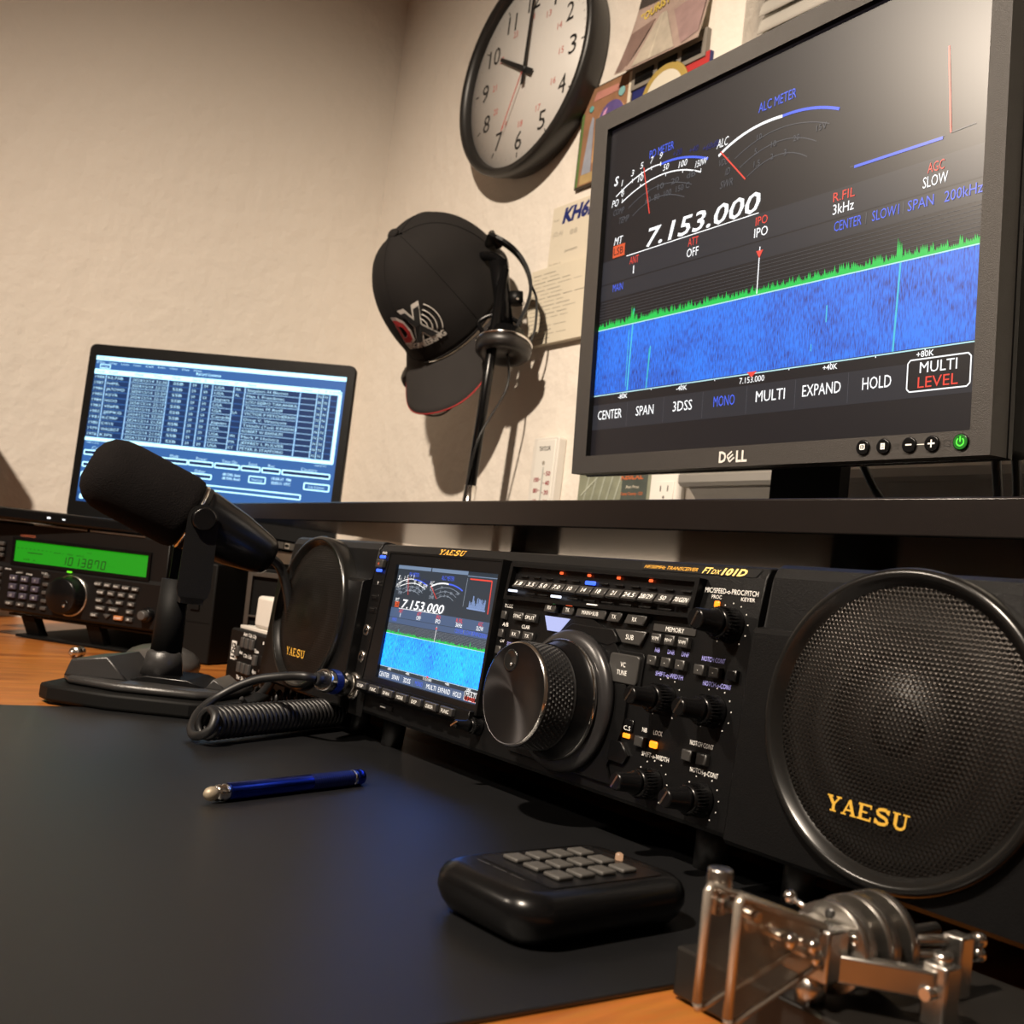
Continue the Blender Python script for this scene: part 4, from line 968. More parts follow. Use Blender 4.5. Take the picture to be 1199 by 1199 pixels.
# small round metal connector, mouse
b = MB(); b.lathe([(0, 5.2), (1, 5.8), (5, 5.8), (6, 4.6), (9, 4.6), (9.5, 6), (17, 6), (18, 5), (18, 3.2), (24, 3), (25, 2)], (-1192, 294, 6.2), (.75, -.6, 0), STEEL, 20)
o = b.build('coax_connector'); tag(o, 'small silver connector lying alone on the bare wood', 'connector')
b = MB()
rings = []
b.T = Matrix.Translation((-1083, 348, 0)) @ Matrix.Rotation(R(38), 4, 'Z') @ Matrix.Scale(1.0, 4)
prof = [(0, 35), (3, 38), (10, 39.5), (17, 37), (23, 31), (27, 22), (29.5, 11), (30, .01)]
b.lathe(prof, (0, 0, 0), (0, 0, 1), pm('mouse_grey', (.055, .052, .05), .36, noise=.1), 48, True, False, sc=(1.0, 1.15))
o = b.build('computer_mouse'); tag(o, 'rounded dark grey mouse half hidden behind the microphone base', 'mouse')

# ------------------------------------------------------------------ microphone on its desk stand
RV = Vector((math.sin(AZ), -math.cos(AZ), 0)); BV = Vector((-math.cos(AZ), -math.sin(AZ), 0))   # along the picture / towards the operator
BX = pm('stand_grey', (.026, .025, .025), .33, noise=.1, bump=.2, bscale=1200)
mc = (-845, 277, 0)
MR = Matrix((RV, -BV, Vector((0, 0, 1)))).transposed()      # local x along RV, local -y to the operator
stn2 = thing('microphone_stand', 'black desk stand with a wide stepped base holding the microphone, partly on the mat', 'microphone stand', mc, MR)
# coordinates below: x along RV relative to -255
b = MB()
foot = [(-82, -44), (-70, -58), (-20, -68), (40, -64), (66, -50), (80, -14), (78, 38), (60, 52), (-68, 52), (-82, 34)]
b.prism(foot, 'z', 2.4, 15, BLKM, 2.5)
top = [(-72, -26), (-62, -42), (-20, -57), (40, -53), (56, -42), (64, -8), (64, 34), (50, 42), (-62, 42), (-72, 28)]
b.prism(top, 'z', 15, 22, BX, 3)
b.build('base', stn2)
b = MB()
b.prism([(-68, 21), (-64, 34), (-36, 39), (-18, 22)], 'y', -38, 34, BX, 1.5)
b.build('raised_block', stn2)
b = MB(); b.prism([(-22, 22), (-6, 27), (26, 27), (40, 22)], 'y', -30, 30, BLKS, 1); b.build('centre_plinth', stn2)
b = MB(); b.prism([(40, 22), (58, 22), (46, 30)], 'y', -28, 20, BX, 1); b.build('side_wedge', stn2)
b = MB(); b.lathe([(26, 19), (44, 15.5), (46, 13)], (-4, 0, 0), (0, 0, 1), BX, 6); b.build('collar', stn2)
b = MB(); b.lathe([(40, 12.5), (104, 11.5)], (-3, 0, 0), (0, 0, 1), BLKM, 32); b.build('column', stn2)
# microphone: axis with yaw 25 degrees
mic = thing('microphone', 'large black microphone with foam windscreen tilted up, in front of the laptop', 'microphone', mc, MR)
ya = R(24); el = R(-21)
ax = Vector((math.cos(ya)*math.cos(el), math.sin(ya)*math.cos(el), math.sin(el)))
side = Vector((math.sin(ya), -math.cos(ya), 0))      # to the operator and right
piv = Vector((2, 0, 157))
def along(d): return piv + ax*d
b = MB(); b.lathe([(-90, 12), (-87, 20), (-81, 26.5), (-72, 30), (-62, 31), (-10, 31.5), (-4, 30), (-1, 27)], piv, ax, pm('foam_black', (.006, .005, .005), .95, spec=.1, bump=.9, bscale=900, noise=.3), 48); b.build('windscreen', mic)
b = MB(); b.lathe([(-1, 28.3), (0.5, 28.8), (1.5, 28.3)], piv, ax, CHR, 48); b.build('trim_ring', mic)
b = MB(); b.lathe([(0, 27.6), (10, 27.3), (40, 23.5), (66, 17.5), (72, 15.5), (75, 12)], piv, ax, BLKS, 48); b.build('body', mic)
b = MB(); b.lathe([(-2, 27.9), (5, 27.9), (5, 27)], along(14) - ax*14 + side*0, ax, BLK, 48, False, False); b.build('front_band', mic)
b = MB()   # yoke: two arms joined by a curved strap under the body
def arm(sg):
    c = piv + ax*6 + side*(33*sg)
    pts = []
    n = Vector((0, 0, -1))
    dn = n
    w = ax.copy(); w.z = 0; w.normalize()
    out = []
    for k in range(13):
        a = PI*k/12; out.append(c + w*(12*math.cos(a)) + Vector((0, 0, 12*math.sin(a))))
    out2 = [c + w*(-13) + dn*56, c + w*(-11.5) + dn*62, c + w*(-7) + dn*67, c + w*(-2) + dn*68.5, c + w*2 + dn*68.5, c + w*7 + dn*67, c + w*(11.5) + dn*62, c + w*13 + dn*56]
    A = out + out2
    V1 = [b.v(p) for p in A]; V2 = [b.v(p - side*(3*sg)) for p in A]
    b.face(V1, BLK); b.face(V2[::-1], BLK)
    for i in range(len(A)): b.face([V1[i], V2[i], V2[(i+1) % len(A)], V1[(i+1) % len(A)]], BLK, True)
arm(1); arm(-1)
c0 = piv + ax*6
for k in (0,):
    w = ax.copy(); w.z = 0; w.normalize()
    a = c0 + Vector((0, 0, -68)); 
    P8 = []
    for sx in (-1, 1):
        for sy in (-1, 1):
            for z in (0, 5): P8.append(a + side*33*sx + w*9*sy + Vector((0, 0, z)))
    vs = [b.v(p) for p in P8]
    for f in ((0, 1, 3, 2), (4, 6, 7, 5), (0, 4, 5, 1), (2, 3, 7, 6), (0, 2, 6, 4), (1, 5, 7, 3)): b.face([vs[i] for i in f], BLK)
b.build('yoke', mic)
b = MB()
b.cyl(c0 + Vector((0, 0, -68)) , (c0.x - 0, c0.y, 100), 9, BLKM); b.build('swivel', mic)
for sg in (1, -1):
    b = MB(); p = piv + ax*6 + side*(33*sg); b.lathe([(0, 9.5), (6, 9.5), (7.5, 8.3)], p, side*sg, BLKS, 28); b.lathe([(-.4, 9.9), (.9, 9.9)], p, side*sg, STEEL, 28, False, False); b.build('yoke_screw', mic)
def wp(x, y, z):     # local microphone frame -> world mm
    return Vector(mc) + RV*x - BV*y + Vector((0, 0, z))
e0 = along(72)
cable('microphone_cable', [wp(e0.x, e0.y, e0.z), wp(e0.x+9, e0.y+4, e0.z-6), wp(e0.x+17, e0.y+9, e0.z-24), wp(e0.x+23, e0.y+14, e0.z-52), wp(e0.x+22, e0.y+18, e0.z-76), wp(e0.x+8, e0.y+24, 18), wp(e0.x-10, e0.y+26, 5.5), wp(e0.x-40, e0.y+20, 5.2)], 4.2, RUB, 'thick black cable hanging from the rear end of the microphone')

# coiled lead and its plug
def coil_pts(p0, p1, r, turns, n=14, sag=0):
    p0 = Vector(p0); p1 = Vector(p1); ax_ = (p1-p0).normalized(); u = ax_.cross(Vector((0, 0, 1))).normalized(); w = ax_.cross(u); P = []
    for k in range(turns*n + 1):
        t = k/(turns*n); a = 2*PI*k/n; c = p0.lerp(p1, t) + Vector((0, 0, -sag*math.sin(PI*t)))
        P.append(c + u*(r*math.cos(a)) + w*(r*math.sin(a)))
    return P
cl = thing('coiled_microphone_lead', 'black coiled cable lying on the desk mat and plugged into the large transceiver', 'cable', (0, 0, 0))
b = MB(); b.tube(coil_pts((-672, 252, 15.5), (-742, 382, 15.5), 9.6, 30), 2.2, RUB, 7); b.build('coil', cl)
P = [(-682, 352, 44), (-672, 338, 46), (-656, 322, 49), (-672, 316, 50), (-689, 308, 47), (-701, 296, 43), (-708, 285, 37), (-712, 275, 30), (-711, 266, 24), (-704, 256, 17), (-690, 248, 10), (-676, 245, 7), (-664, 246, 9), (-659, 250, 14), (-662, 253, 22), (-672, 253, 25)]
def smooth(pts, n=6):
    pts = [Vector(p) for p in pts]; O = []
    for i in range(len(pts)-1):
        p0 = pts[max(i-1, 0)]; p1 = pts[i]; p2 = pts[i+1]; p3 = pts[min(i+2, len(pts)-1)]
        for k in range(n):
            t = k/n; O.append(0.5*((2*p1) + (p2-p0)*t + (2*p0-5*p1+4*p2-p3)*t*t + (3*p1-p0-3*p2+p3)*t**3))
    return O + [pts[-1]]
b = MB(); b.tube(smooth([(-670, 324, 49)] + P[3:]), 3.1, RUB, 10); b.build('straight_lead', cl)
b = MB()
a0 = Vector((-699, 364, 42.5)); a1 = Vector((-668, 322, 49.5)); d_ = (a1-a0).normalized()
b.lathe([(0, 8.5), (2, 9.6), (10, 9.6), (12, 8.6), (14, 8.2), (15, 9.0), (36, 8.2), (38, 7.2)], a0, d_, CHR, 32); 
b.lathe([(20, 9.1), (30, 8.75)], a0, d_, pm('blue_band', (.04, .10, .55), .25, .7), 32, False, False)
b.lathe([(38, 6), (50, 3.8)], a0, d_, RUB, 20)
o = b.build('metal_plug', cl); o['label'] = 'silver plug with blue band'
b = MB(); b.tube(coil_pts((-905, 330, 9), (-800, 420, 9), 7, 20), 1.9, RUB, 7); o = b.build('coiled_cable'); tag(o, 'second black coiled cable lying on the wood below the keyer box', 'cable')
cable('thin_cable', [(-768, 312, 20), (-775, 330, 6), (-790, 352, 4.6), (-815, 400, 4), (-880, 470, 2.2), (-930, 540, 2.2)], 1.8, RUB, 'thin black lead running from the microphone base across the wood')

# stylus
pa = Vector((-508, 194, 6.8)); pb = Vector((-545, 303, 6.8)); pd = pb - pa; Lp = pd.length
PBL = pm('anodised_blue', (0.012, 0.035, 0.36), .26, 1.0, noise=.05); PBL2 = pm('anodised_blue_dark', (0.012, 0.02, 0.12), .4, .8)
sty = thing('stylus', 'metallic blue stylus pen with a round grey tip lying on the desk mat', 'stylus', (0, 0, 0))
b = MB(); b.lathe([(14, 4.3), (15, 4.6), (75, 4.6), (75.5, 4.5), (105, 4.5)], pa, pd, PBL, 28); b.build('barrel', sty)
b = MB(); b.lathe([(72, 4.62), (104, 4.62)], pa, pd, PBL2, 28, False, False)
for k in range(18): b.lathe([(74 + k*1.6, 4.62), (74.5 + k*1.6, 4.8), (75 + k*1.6, 4.62)], pa, pd, PBL2, 24, False, False)
b.build('grip', sty)
b = MB(); b.lathe([(105, 4.75), (107, 4.75)], pa, pd, CHR, 28); b.build('ring', sty)
b = MB(); b.lathe([(107, 4.6), (Lp-3, 4.6), (Lp-1, 4.2), (Lp, 3.2)], pa, pd, PBL, 28); b.build('cap', sty)
b = MB(); b.lathe([(6.5, 3.2), (8, 4.3), (10, 3.7), (11, 4.4), (14.5, 4.4)], pa, pd, CHR, 28); b.build('collar', sty)
b = MB(); b.lathe([(0, .5), (.6, 1.8), (2, 3.1), (4, 3.6), (7, 3.4)], pa, pd, pm('tip_mesh', (.30, .25, .18), .5, .4, noise=.3, nscale=900), 24); b.build('tip', sty)

# keypad
kp = thing('remote_keypad', 'black rounded remote keypad with twelve grey keys lying on the desk mat', 'keypad', (-313, 266, 2.4), R(4))
b = MB(); prev = None
for z, d in ((0, 8), (1.5, 5), (5, 2), (9.5, 0), (13.5, 0.3), (16.5, 2), (18.4, 4.8), (19, 8)):
    r_ = [b.v((x, y, z)) for x, y in rrect(-31 + d, -43 + d, 31 - d, 49 - d, max(15 - d, 6), 6)]
    if prev:
        for k in range(len(r_)): b.face([prev[k], prev[(k+1) % len(r_)], r_[(k+1) % len(r_)], r_[k]], BLKS, True)
    else: b.face(r_[::-1], BLKS)
    prev = r_
b.face(prev, BLKS)
b.build('case', kp)
b = MB(); b.prism(rrect(-21, -24, 22, 36, 3), 'z', 18.9, 19.3, PAN2, 0); b.build('face_plate', kp)
for r_ in range(3):
    for c in range(4):
        cx, cy = -12 + r_*12, -12 + c*11.5
        b = MB(); b.box((cx-4.4, cy-4.0, 19.2), (cx+4.4, cy+4.0, 21), pm('keypad_key', (.06, .057, .053), .5, noise=.1), .7); b.build('key', kp)
b = MB(); b.lathe([(19, 1.6), (21.6, 1.6), (22.2, .8)], (0, 33, 0), (0, 0, 1), em('tiny_amber', (1, .55, .3), .5), 16); b.build('indicator_lamp', kp)
b = MB()
for k, x in enumerate((-14, -4, 6)): b.poly([(x-4, -27.5 - 0*k, 19.25), (x+4, -27.5, 19.25), (x+4, -27.0, 19.25), (x-4, -27.0, 19.25)], KK)
b.build('printed_legend', kp, fix=False)

# morse paddle
mp = thing('morse_paddle', 'chrome twin lever morse paddle on a dark steel base at the front right', 'morse paddle', (-191, 300, 0))
DB = pm('base_steel', (.022, .02, .018), .35, .4, noise=.15)
b = MB(); b.box((-50, -42, 1.2), (62, 48, 17), DB, 1.2); b.build('base', mp)
for x in (-42, 52):
    for y in (-34, 40): b = MB(); b.cyl((x, y, 0), (x, y, 1.6), 5, RUB, seg=16); b.build('foot', mp)
ACR = pm('clear_acrylic', (.75, .7, .62), .08, trans=.92, spec=.5)
ARIM = pm('polished_edge', (.62, .56, .48), .25, .75, noise=.05)
for x in (-6.5, 4.5):
    out = [(-78, 18.5), (-78, 51), (-40, 40), (-40, 31)]
    b = MB(); b.prism(out, 'x', x-1, x+1, ACR, .3)
    fp = b.build('finger_piece', mp)
    b = MB(); b.tube([(x, a, c) for a, c in ((-78, 20), (-78, 50), (-77, 51.2), (-75, 50.6), (-40, 40.2))], 1.35, ARIM, 8)
    b.tube([(x, a, c) for a, c in ((-78, 20), (-77.6, 18.6), (-76, 18.8), (-40, 30.5))], 1.35, ARIM, 8)
    b.build('polished_rim', fp)
b = MB(); b.cyl((-9, -71, 43), (-9, -71, 55), 3.6, STEEL, bev=.6); b.cyl((-9, -71, 46), (6, -71, 46), 1.4, STEEL); b.build('clamp_post', mp)
for (y, z) in ((-58, 39), (-48, 36.5), (-46, 33)):
    b = MB(); b.cyl((-9, y, z), (7, y, z), 1.2, CHR, seg=12); b.lathe([(0, 2.4), (1.6, 2.2), (2.4, 1.0)], (6.5, y, z), (1, 0, 0), CHR, 16); b.lathe([(0, 2.4), (1.6, 2.2), (2.4, 1.0)], (-8.5, y, z), (-1, 0, 0), CHR, 16); b.build('screw', mp)
for x in (-6.5, 4.5):
    b = MB(); b.box((x-1.6, -44, 31), (x+1.6, -12, 39.5), STEEL, .6); b.build('lever_arm', mp)
b = MB(); b.box((-9, -42, 25), (8, -32.5, 40), STEEL, 1); b.cyl((-.5, -37, 17), (-.5, -37, 25), 4.5, STEEL, seg=20); b.build('pivot_block', mp)
def washer(y0, y1, r0, r1, name, holes=6):
    b = MB(); n = 56
    A = [[], [], [], []]
    for k in range(n):
        a = 2*PI*k/n; c, s = math.cos(a), math.sin(a)
        for j, (r_, y) in enumerate(((r1, y0), (r0, y0), (r0, y1), (r1, y1))): A[j].append(b.v((r_*c - .5, y, 32 + r_*s)))
    for j in range(4):
        for k in range(n): b.face([A[j][k], A[j][(k+1) % n], A[(j+1) % 4][(k+1) % n], A[(j+1) % 4][k]], STEEL, j in (1, 3))
    o = b.build(name, mp)
    rm = (r0+r1)/2
    for k in range(holes):
        a = 2*PI*(k+.5)/holes; 
        b = MB(); b.lathe([(-.1, 1.5), (.5, 1.5), (.5, .8)], (-.5 + rm*math.cos(a), y0, 32 + rm*math.sin(a)), (0, -1, 0), DSTEEL if k % 2 else CHR, 14); b.build('set_screw', o)
washer(-31, -25, 6.5, 13.0, 'front_ring')
washer(-21, -15, 7.5, 14.2, 'middle_ring', 0)
washer(-10, -6, 6, 14.6, 'rear_ring', 0)
b = MB(); b.cyl((-.5, -33, 32), (-.5, 26, 32), 2.2, STEEL); b.build('centre_rod', mp)
b = MB(); b.tube([(-13, -32, 42), (-7, -28, 39)], .9, CHR, 8); b.lathe([(0, .5), (.5, 1.6), (2, 2.3), (3.5, 1.6), (4, .4)], (-16, -33, 43), (.8, .3, -.2), CHR, 18); b.build('ball_screw', mp)
for z in (29, 33.5):
    b = MB(); b.cyl((6, -4, z), (14, 24, z), 1.7, STEEL); b.lathe([(0, 2.3), (3, 2.3), (3.6, 1.4)], (14, 24, z), (.27, .96, 0), CHR, 16); b.build('contact_rod', mp)
b = MB(); b.box((10, 12, 17), (17, 19, 36), STEEL, .8); b.build('rear_post', mp)
b = MB()
b.T = Matrix.Translation((5, -36, 29)) @ Matrix.Rotation(R(42), 4, 'Z'); b.box((0, -2, -4), (28, 3, 4), STEEL, .8); b.build('side_bar', mp)
b = MB(); b.box((22, -18, 17), (30, -10, 35), STEEL, 1); b.cyl((26, -14, 35), (26, -14, 37.5), 2.6, CHR, seg=18); b.cyl((26, -22, 27), (26, -8, 27), 1.8, CHR, seg=14); b.build('front_post', mp)
b = MB(); b.cyl((-20, 8, 17), (-20, 8, 30), 3.5, STEEL, bev=.6); b.cyl((-24, -14, 17), (-24, -14, 23), 4, STEEL, bev=.8); b.build('terminal', mp)

# ------------------------------------------------------------------ things on the back wall
Y0 = 849.6
ck = thing('wall_clock', 'round wall clock with thick black rim and white face, hands at ten', 'clock', (-1243, 850, 908))
RIM = pm('clock_rim', (.014, .013, .012), .4, noise=.1)
b = MB(); b.lathe([(0.6, 152), (4, 155), (30, 163), (42, 164), (46, 161), (46, 155), (40, 150), (30, 148)], (0, 0, 0), (0, -1, 0), RIM, 128, True, False); b.build('rim', ck)
CF = pm('clock_face', (.62, .60, .57), .5, noise=.02); CK = pm('clock_black', (.012, .012, .012), .5); CRD = pm('clock_red', (.55, .16, .14), .6)
b = MB(); b.lathe([(0, 151), (30.5, 149), (30.5, .01)], (0, -1, 0), (0, -1, 0), CF, 96, True, False)
yy_ = -31.9
for n_ in range(1, 13):
    a = R(90 - 30*n_); c, s = math.cos(a), math.sin(a)
    b.text(str(n_), 110*c, 110*s, 29, CK, yy_, w=(9 if n_ == 1 else 17) if n_ < 10 else (22 if n_ == 11 else 30)); b.text(str(n_+12), 84*c, 84*s, 10, CRD, yy_, w=11)
    b.line([(129*c, 129*s), (137*c, 137*s)], 2.0, CK, yy_)
for k in range(60):
    a = R(6*k)
    if k % 5: b.line([(133*math.cos(a), 133*math.sin(a)), (137*math.cos(a), 137*math.sin(a))], .8, pm('clock_grey', (.4, .38, .36), .6), yy_)
b.build('dial', ck, fix=False)
def hand(name, deg, L, w, back, y, m):
    b = MB(); a = R(90-deg); b.T = Matrix.Translation((0, y, 0)) @ Matrix.Rotation(-a, 4, 'Y')
    b.prism([(-back, -w*.6), (L, -w*.35), (L, w*.35), (-back, w*.6)], 'y', -.6, .6, m, 0); return b.build(name, ck)
hand('hour_hand', 300, 82, 8, 22, -35, CK); hand('minute_hand', 2, 118, 6, 24, -37, CK); hand('second_hand', 205, 95, 1.2, -5, -39, CRD)
b = MB(); b.lathe([(31, 5), (40, 5), (40.5, 3)], (0, 0, 0), (0, -1, 0), CK, 24); b.build('hub', ck)

PAP = pm('paper_cream', (.62, .56, .45), .8, noise=.03); PAP2 = pm('paper_cream_lower', (.62, .56, .44), .8, noise=.03); NAV = ink('navy', (.01, .02, .14)); GINK = ink('faint', (.33, .30, .25)); DINK = ink('dark', (.12, .11, .1))
b = MB(); b.T = Matrix.Translation((0, 0, 0))
b.box((-1173, 848.0, 583), (-1034, 850, 684), PAP, .2)
b.text('KH6RC', -1099, 667, 20, NAV, 847.8, w=95, shear=.25, bold=.05); b.text('Hawaii', -1163, 664, 3.2, GINK, 847.8, w=12)
b.text('(O,A)', -1156, 643, 7, GINK, 847.8); b.text('@@', -1120, 640, 6, GINK, 847.8)
b.text('JOHN KEHINO', -1122, 608 + 5, 3, DINK, 847.8, w=28, al='c'); b.text('P.O. BOX 12', -1155, 598, 2.6, GINK, 847.8, w=26); b.text('HONOLULU HI', -1153, 593, 2.6, GINK, 847.8, w=32)
b.line([(-1150, 588), (-1080, 588)], .8, DINK, 847.8); b.text('CONFIRMING QSO', -1112, 585.3, 1.8, GINK, 847.8, w=30)
for k in range(7): b.text('- . -', -1160 + k*14, 626 - (k % 3)*3, 2, GINK, 847.8)
o = b.build('contact_card', fix=True); tag(o, 'cream card printed with large blue slanted letters KH6, left of the monitor', 'card')
b = MB(); b.box((-1196, 839, 478), (-1050, 850, 591), PAP2, .3)
rnd = random.Random(4)
for k in range(17):
    v = 582 - k*6.0; x = -1190
    n_ = rnd.randint(2, 4)
    for j in range(n_):
        w = rnd.uniform(12, 34)
        b.line([(x, v), (min(x+w, -1054), v)], .7 if k % 4 else 1.1, DINK if k % 4 == 2 else GINK, 838.8)
        x += w + 5
        if x > -1066: break
o = b.build('paper_sheet'); tag(o, 'cream sheet of fine print on a thick backing, below the KH6 card', 'paper')

# picture with colourful art
pf = thing('framed_picture', 'small colourful picture in a thin dark frame between the clock and the monitor', 'picture', (-1126, 850, 698))
b = MB(); b.box((0, -6, 0), (104, 0, 144), pm('frame_dark', (.05, .035, .02), .45), .8); b.build('frame', pf)
art = MB()
def am(c, n): return pm('art_' + n, c, .6, noise=.35, nscale=55)
art.quad(2.5, 2.5, 101, 141.5, am((.27, .14, .075), 'terracotta'), -6.3)
art.quad(2.5, 2.5, 8, 110, am((.10, .17, .05), 'leaf'), -6.5); art.quad(12, 4, 101, 18, am((.38, .27, .12), 'sand'), -6.5)
art.pl([(14, 18), (34, 18), (30, 96), (26, 100), (22, 86)], am((.28, .30, .36), 'slate'), -6.7)
art.pl(arc(66, 78, 32, 0, 180, 14) + [(34, 30), (98, 30)], am((.48, .27, .12), 'glow'), -6.7)
art.pl(arc(66, 84, 27, 0, 180, 14) + [(45, 68), (92, 68)], am((.10, .07, .22), 'night'), -6.9)
art.pl([(38, 70), (44, 70), (58, 104), (50, 100)], am((.6, .3, .5), 'pink'), -7.1); art.pl([(58, 34), (70, 34), (68, 78), (60, 74)], am((.2, .13, .28), 'violet'), -7.1)
art.lathe([(0, 5), (.1, 4)], (22, -7.0, 112), (0, -1, 0), am((.12, .35, .33), 'teal'), 14); art.lathe([(0, 7), (.1, 6)], (84, -7.0, 118), (0, -1, 0), am((.2, .42, .42), 'aqua'), 14)
art.pl([(24, 122), (80, 122), (76, 132), (30, 134)], am((.45, .2, .16), 'rose'), -6.8)
art.build('artwork', pf, fix=False)
# calendar-like holder, hanging poster and round seal card
b = MB()
b.box((-1023, 842, 808), (-888, 850, 846), pm('holder_grey', (.20, .18, .155), .6, noise=.05), .6)
for k in range(3): b.box((-1015 + k*43, 840.8, 814), (-980 + k*43, 842.2, 830), BLKS, .4)
b.box((-1029, 843, 760), (-1023, 850, 838), PAP, .3)
o = b.build('card_rack'); tag(o, 'grey rack with a row of dark windows, behind the curled road picture', 'rack')
b = MB()
POS = [(-1022, 955), (-892, 955), (-892, 826), (-1042, 846)]
RG = am((.36, .27, .23), 'road'); n_ = 8
def pq(s, t):
    top = Vector((-1019 + 129*s, 0, 960)); bot = Vector((-1040 + 152*s, 0, 830 - 4*s)); p = top.lerp(bot, t)
    y = 847.5 - 20*t*t - (0 if s > .06 else 3)
    return (p.x, y, p.z)
def patch(s0, s1, t0, t1, m, off=0, n=5):
    for i in range(n):
        for j in range(n):
            q = [(s0+(s1-s0)*i/n, t0+(t1-t0)*j/n), (s0+(s1-s0)*(i+1)/n, t0+(t1-t0)*j/n), (s0+(s1-s0)*(i+1)/n, t0+(t1-t0)*(j+1)/n), (s0+(s1-s0)*i/n, t0+(t1-t0)*(j+1)/n)]
            P = [pq(*k) for k in q]; b.poly([(p[0], p[1]-off, p[2]) for p in P], m)
patch(0, 1, 0, 1, RG); patch(0, 1, 0, 1, PAP, -.6)
patch(0, 1, 0, .28, am((.05, .04, .035), 'dusk'), .4); patch(.3, .8, 0, .25, am((.35, .33, .33), 'haze'), .6)
def tri(pts, m, off): b.poly([(lambda p: (p[0], p[1]-off, p[2]))(pq(*k)) for k in pts], m)
tri([(.36, .46), (.44, .46), (.72, .98), (.2, .98)], am((.42, .37, .30), 'roadbed'), .9)
tri([(.395, .46), (.405, .46), (.44, .98), (.41, .98)], am((.5, .45, .36), 'line'), 1.1)
tri([(0.02, .55), (.30, .48), (.12, .98), (0.02, .98)], am((.20, .13, .11), 'verge'), .9); tri([(.55, .5), (.98, .42), (.98, .92), (.8, .98)], am((.30, .2, .19), 'field'), .9)
b.text('TOURIST', 0, 0, 1, am((.6, .45, .08), 'yellow'), w=6.2, bold=.03, fn=lambda a, c: (-992 + a*9.5 - 0, 842.6, 912 + c*11 + a*1.6))
o = b.build('road_picture', fix=False); tag(o, 'curled picture of a straight road with yellow lettering pinned above the monitor', 'picture')
b = MB(); b.box((-1021, 844.5, 700), (-880, 850, 814), pm('star_blue', (.015, .02, .12), .5, noise=.2), .4)
b.pl([(-925, 814), (-881, 814), (-881, 796), (-930, 786)], pm('flag_red', (.42, .03, .03), .5), 844.2); b.pl([(-925, 790), (-881, 796), (-881, 780), (-925, 776)], pm('flag_white', (.6, .57, .52), .5), 844.0)
b.lathe([(0, 44), (.8, 42)], (-955, 841.5, 779), (0, -1, 0), pm('seal_gold', (.5, .36, .10), .4, .3), 48); b.lathe([(0, 34), (.8, 33)], (-955, 840.6, 779), (0, -1, 0), pm('seal_cream', (.62, .58, .48), .5), 48)
for k in range(14): b.lathe([(0, 1.2), (.1, .5)], (-1016 + (k*37) % 60, 844.2, 700 + (k*53) % 100), (0, -1, 0), PAP, 5)
o = b.build('seal_card'); tag(o, 'dark blue starry card with a gold rimmed round seal, under the road picture', 'card')

th = thing('wall_thermometer', 'narrow white thermometer with red numerals mounted on the wall left of the monitor', 'thermometer', (-1139, 850, 150))
b = MB(); b.prism(rrect(0, 0, 56, 192, 4), 'y', -14, -.4, WHT, 1.5); b.build('body', th)
b = MB(); b.box((9, -15.4, 4), (51, -13.6, 188), pm('plate_white', (.7, .68, .63), .45), .8); b.build('plate', th)
b = MB(); TR = ink('thermo_red', (.28, .03, .04)); b.text('TAYLOR', 29, 176, 6, CK, -15.6, w=25, bold=.02)
b.lathe([(0, 3), (.1, 2.4)], (29, -15.5, 156), (0, -1, 0), GINK, 16); b.line([(30, 20), (30, 150)], 2.4, pm('tube_grey', (.35, .36, .33), .3), -15.6)
for k, v in enumerate(range(28, 140, 15)): b.text(str(120 - (8-k)*20), 17, v, 6, TR, -15.6, w=11, bold=.03); b.line([(22, v), (27, v)], .9, TR, -15.6)
for k, v in enumerate(range(24, 145, 13)): b.text(str(50 - (9-k)*10), 42, v, 6, TR, -15.6, w=11, bold=.03); b.line([(32, v), (36, v)], .9, TR, -15.6)
b.build('scale', th, fix=False)

b = MB(); b.box((-1043, 846, 205), (-906, 850, 302), am((.20, .21, .15), 'river'), .3)
for k in range(5): b.line([(-1040 + k*14, 212), (-1020 + k*16, 300)], 3, am((.30, .32, .26), 'foam'), 845.8 - .1*k)
b.line([(-1036, 262), (-1000, 290), (-960, 298)], 2, am((.4, .42, .34), 'foam2'), 845.3); b.quad(-958, 208, -912, 299, am((.05, .06, .05), 'pine'), 845.4)
OR_ = ink('rust', (.45, .12, .04)); b.text('KE0LXL', -940, 285, 7, OR_, 845.1, w=40, bold=.03); b.text('Alan Price', -938, 272, 3.6, PAP, 845.1, w=24); b.text('Casey County - CO', -938, 263.5, 3.6, OR_, 845.1, w=40, bold=.02)
o = b.build('photo_card'); tag(o, 'river photo card with orange call letters, showing under the left end of the monitor', 'card')
b = MB(); b.box((-904, 843, 205), (-851, 850, 300), WHT, 1.5)
for z in (264, 232):
    b.prism([(-892, z-13), (-863, z-13), (-863, z+13), (-892, z+13)], 'y', 841.6, 843.2, WHT, .5)
    for x in (-884, -872): b.quad(x-1, z+1, x+1, z+8, DINK, 841.4)
    b.lathe([(0, 1.8), (.1, 1.6)], (-878, 841.4, z-6), (0, -1, 0), DINK, 12)
o = b.build('wall_outlet'); tag(o, 'white wall outlet plate right of the river photo card', 'outlet')

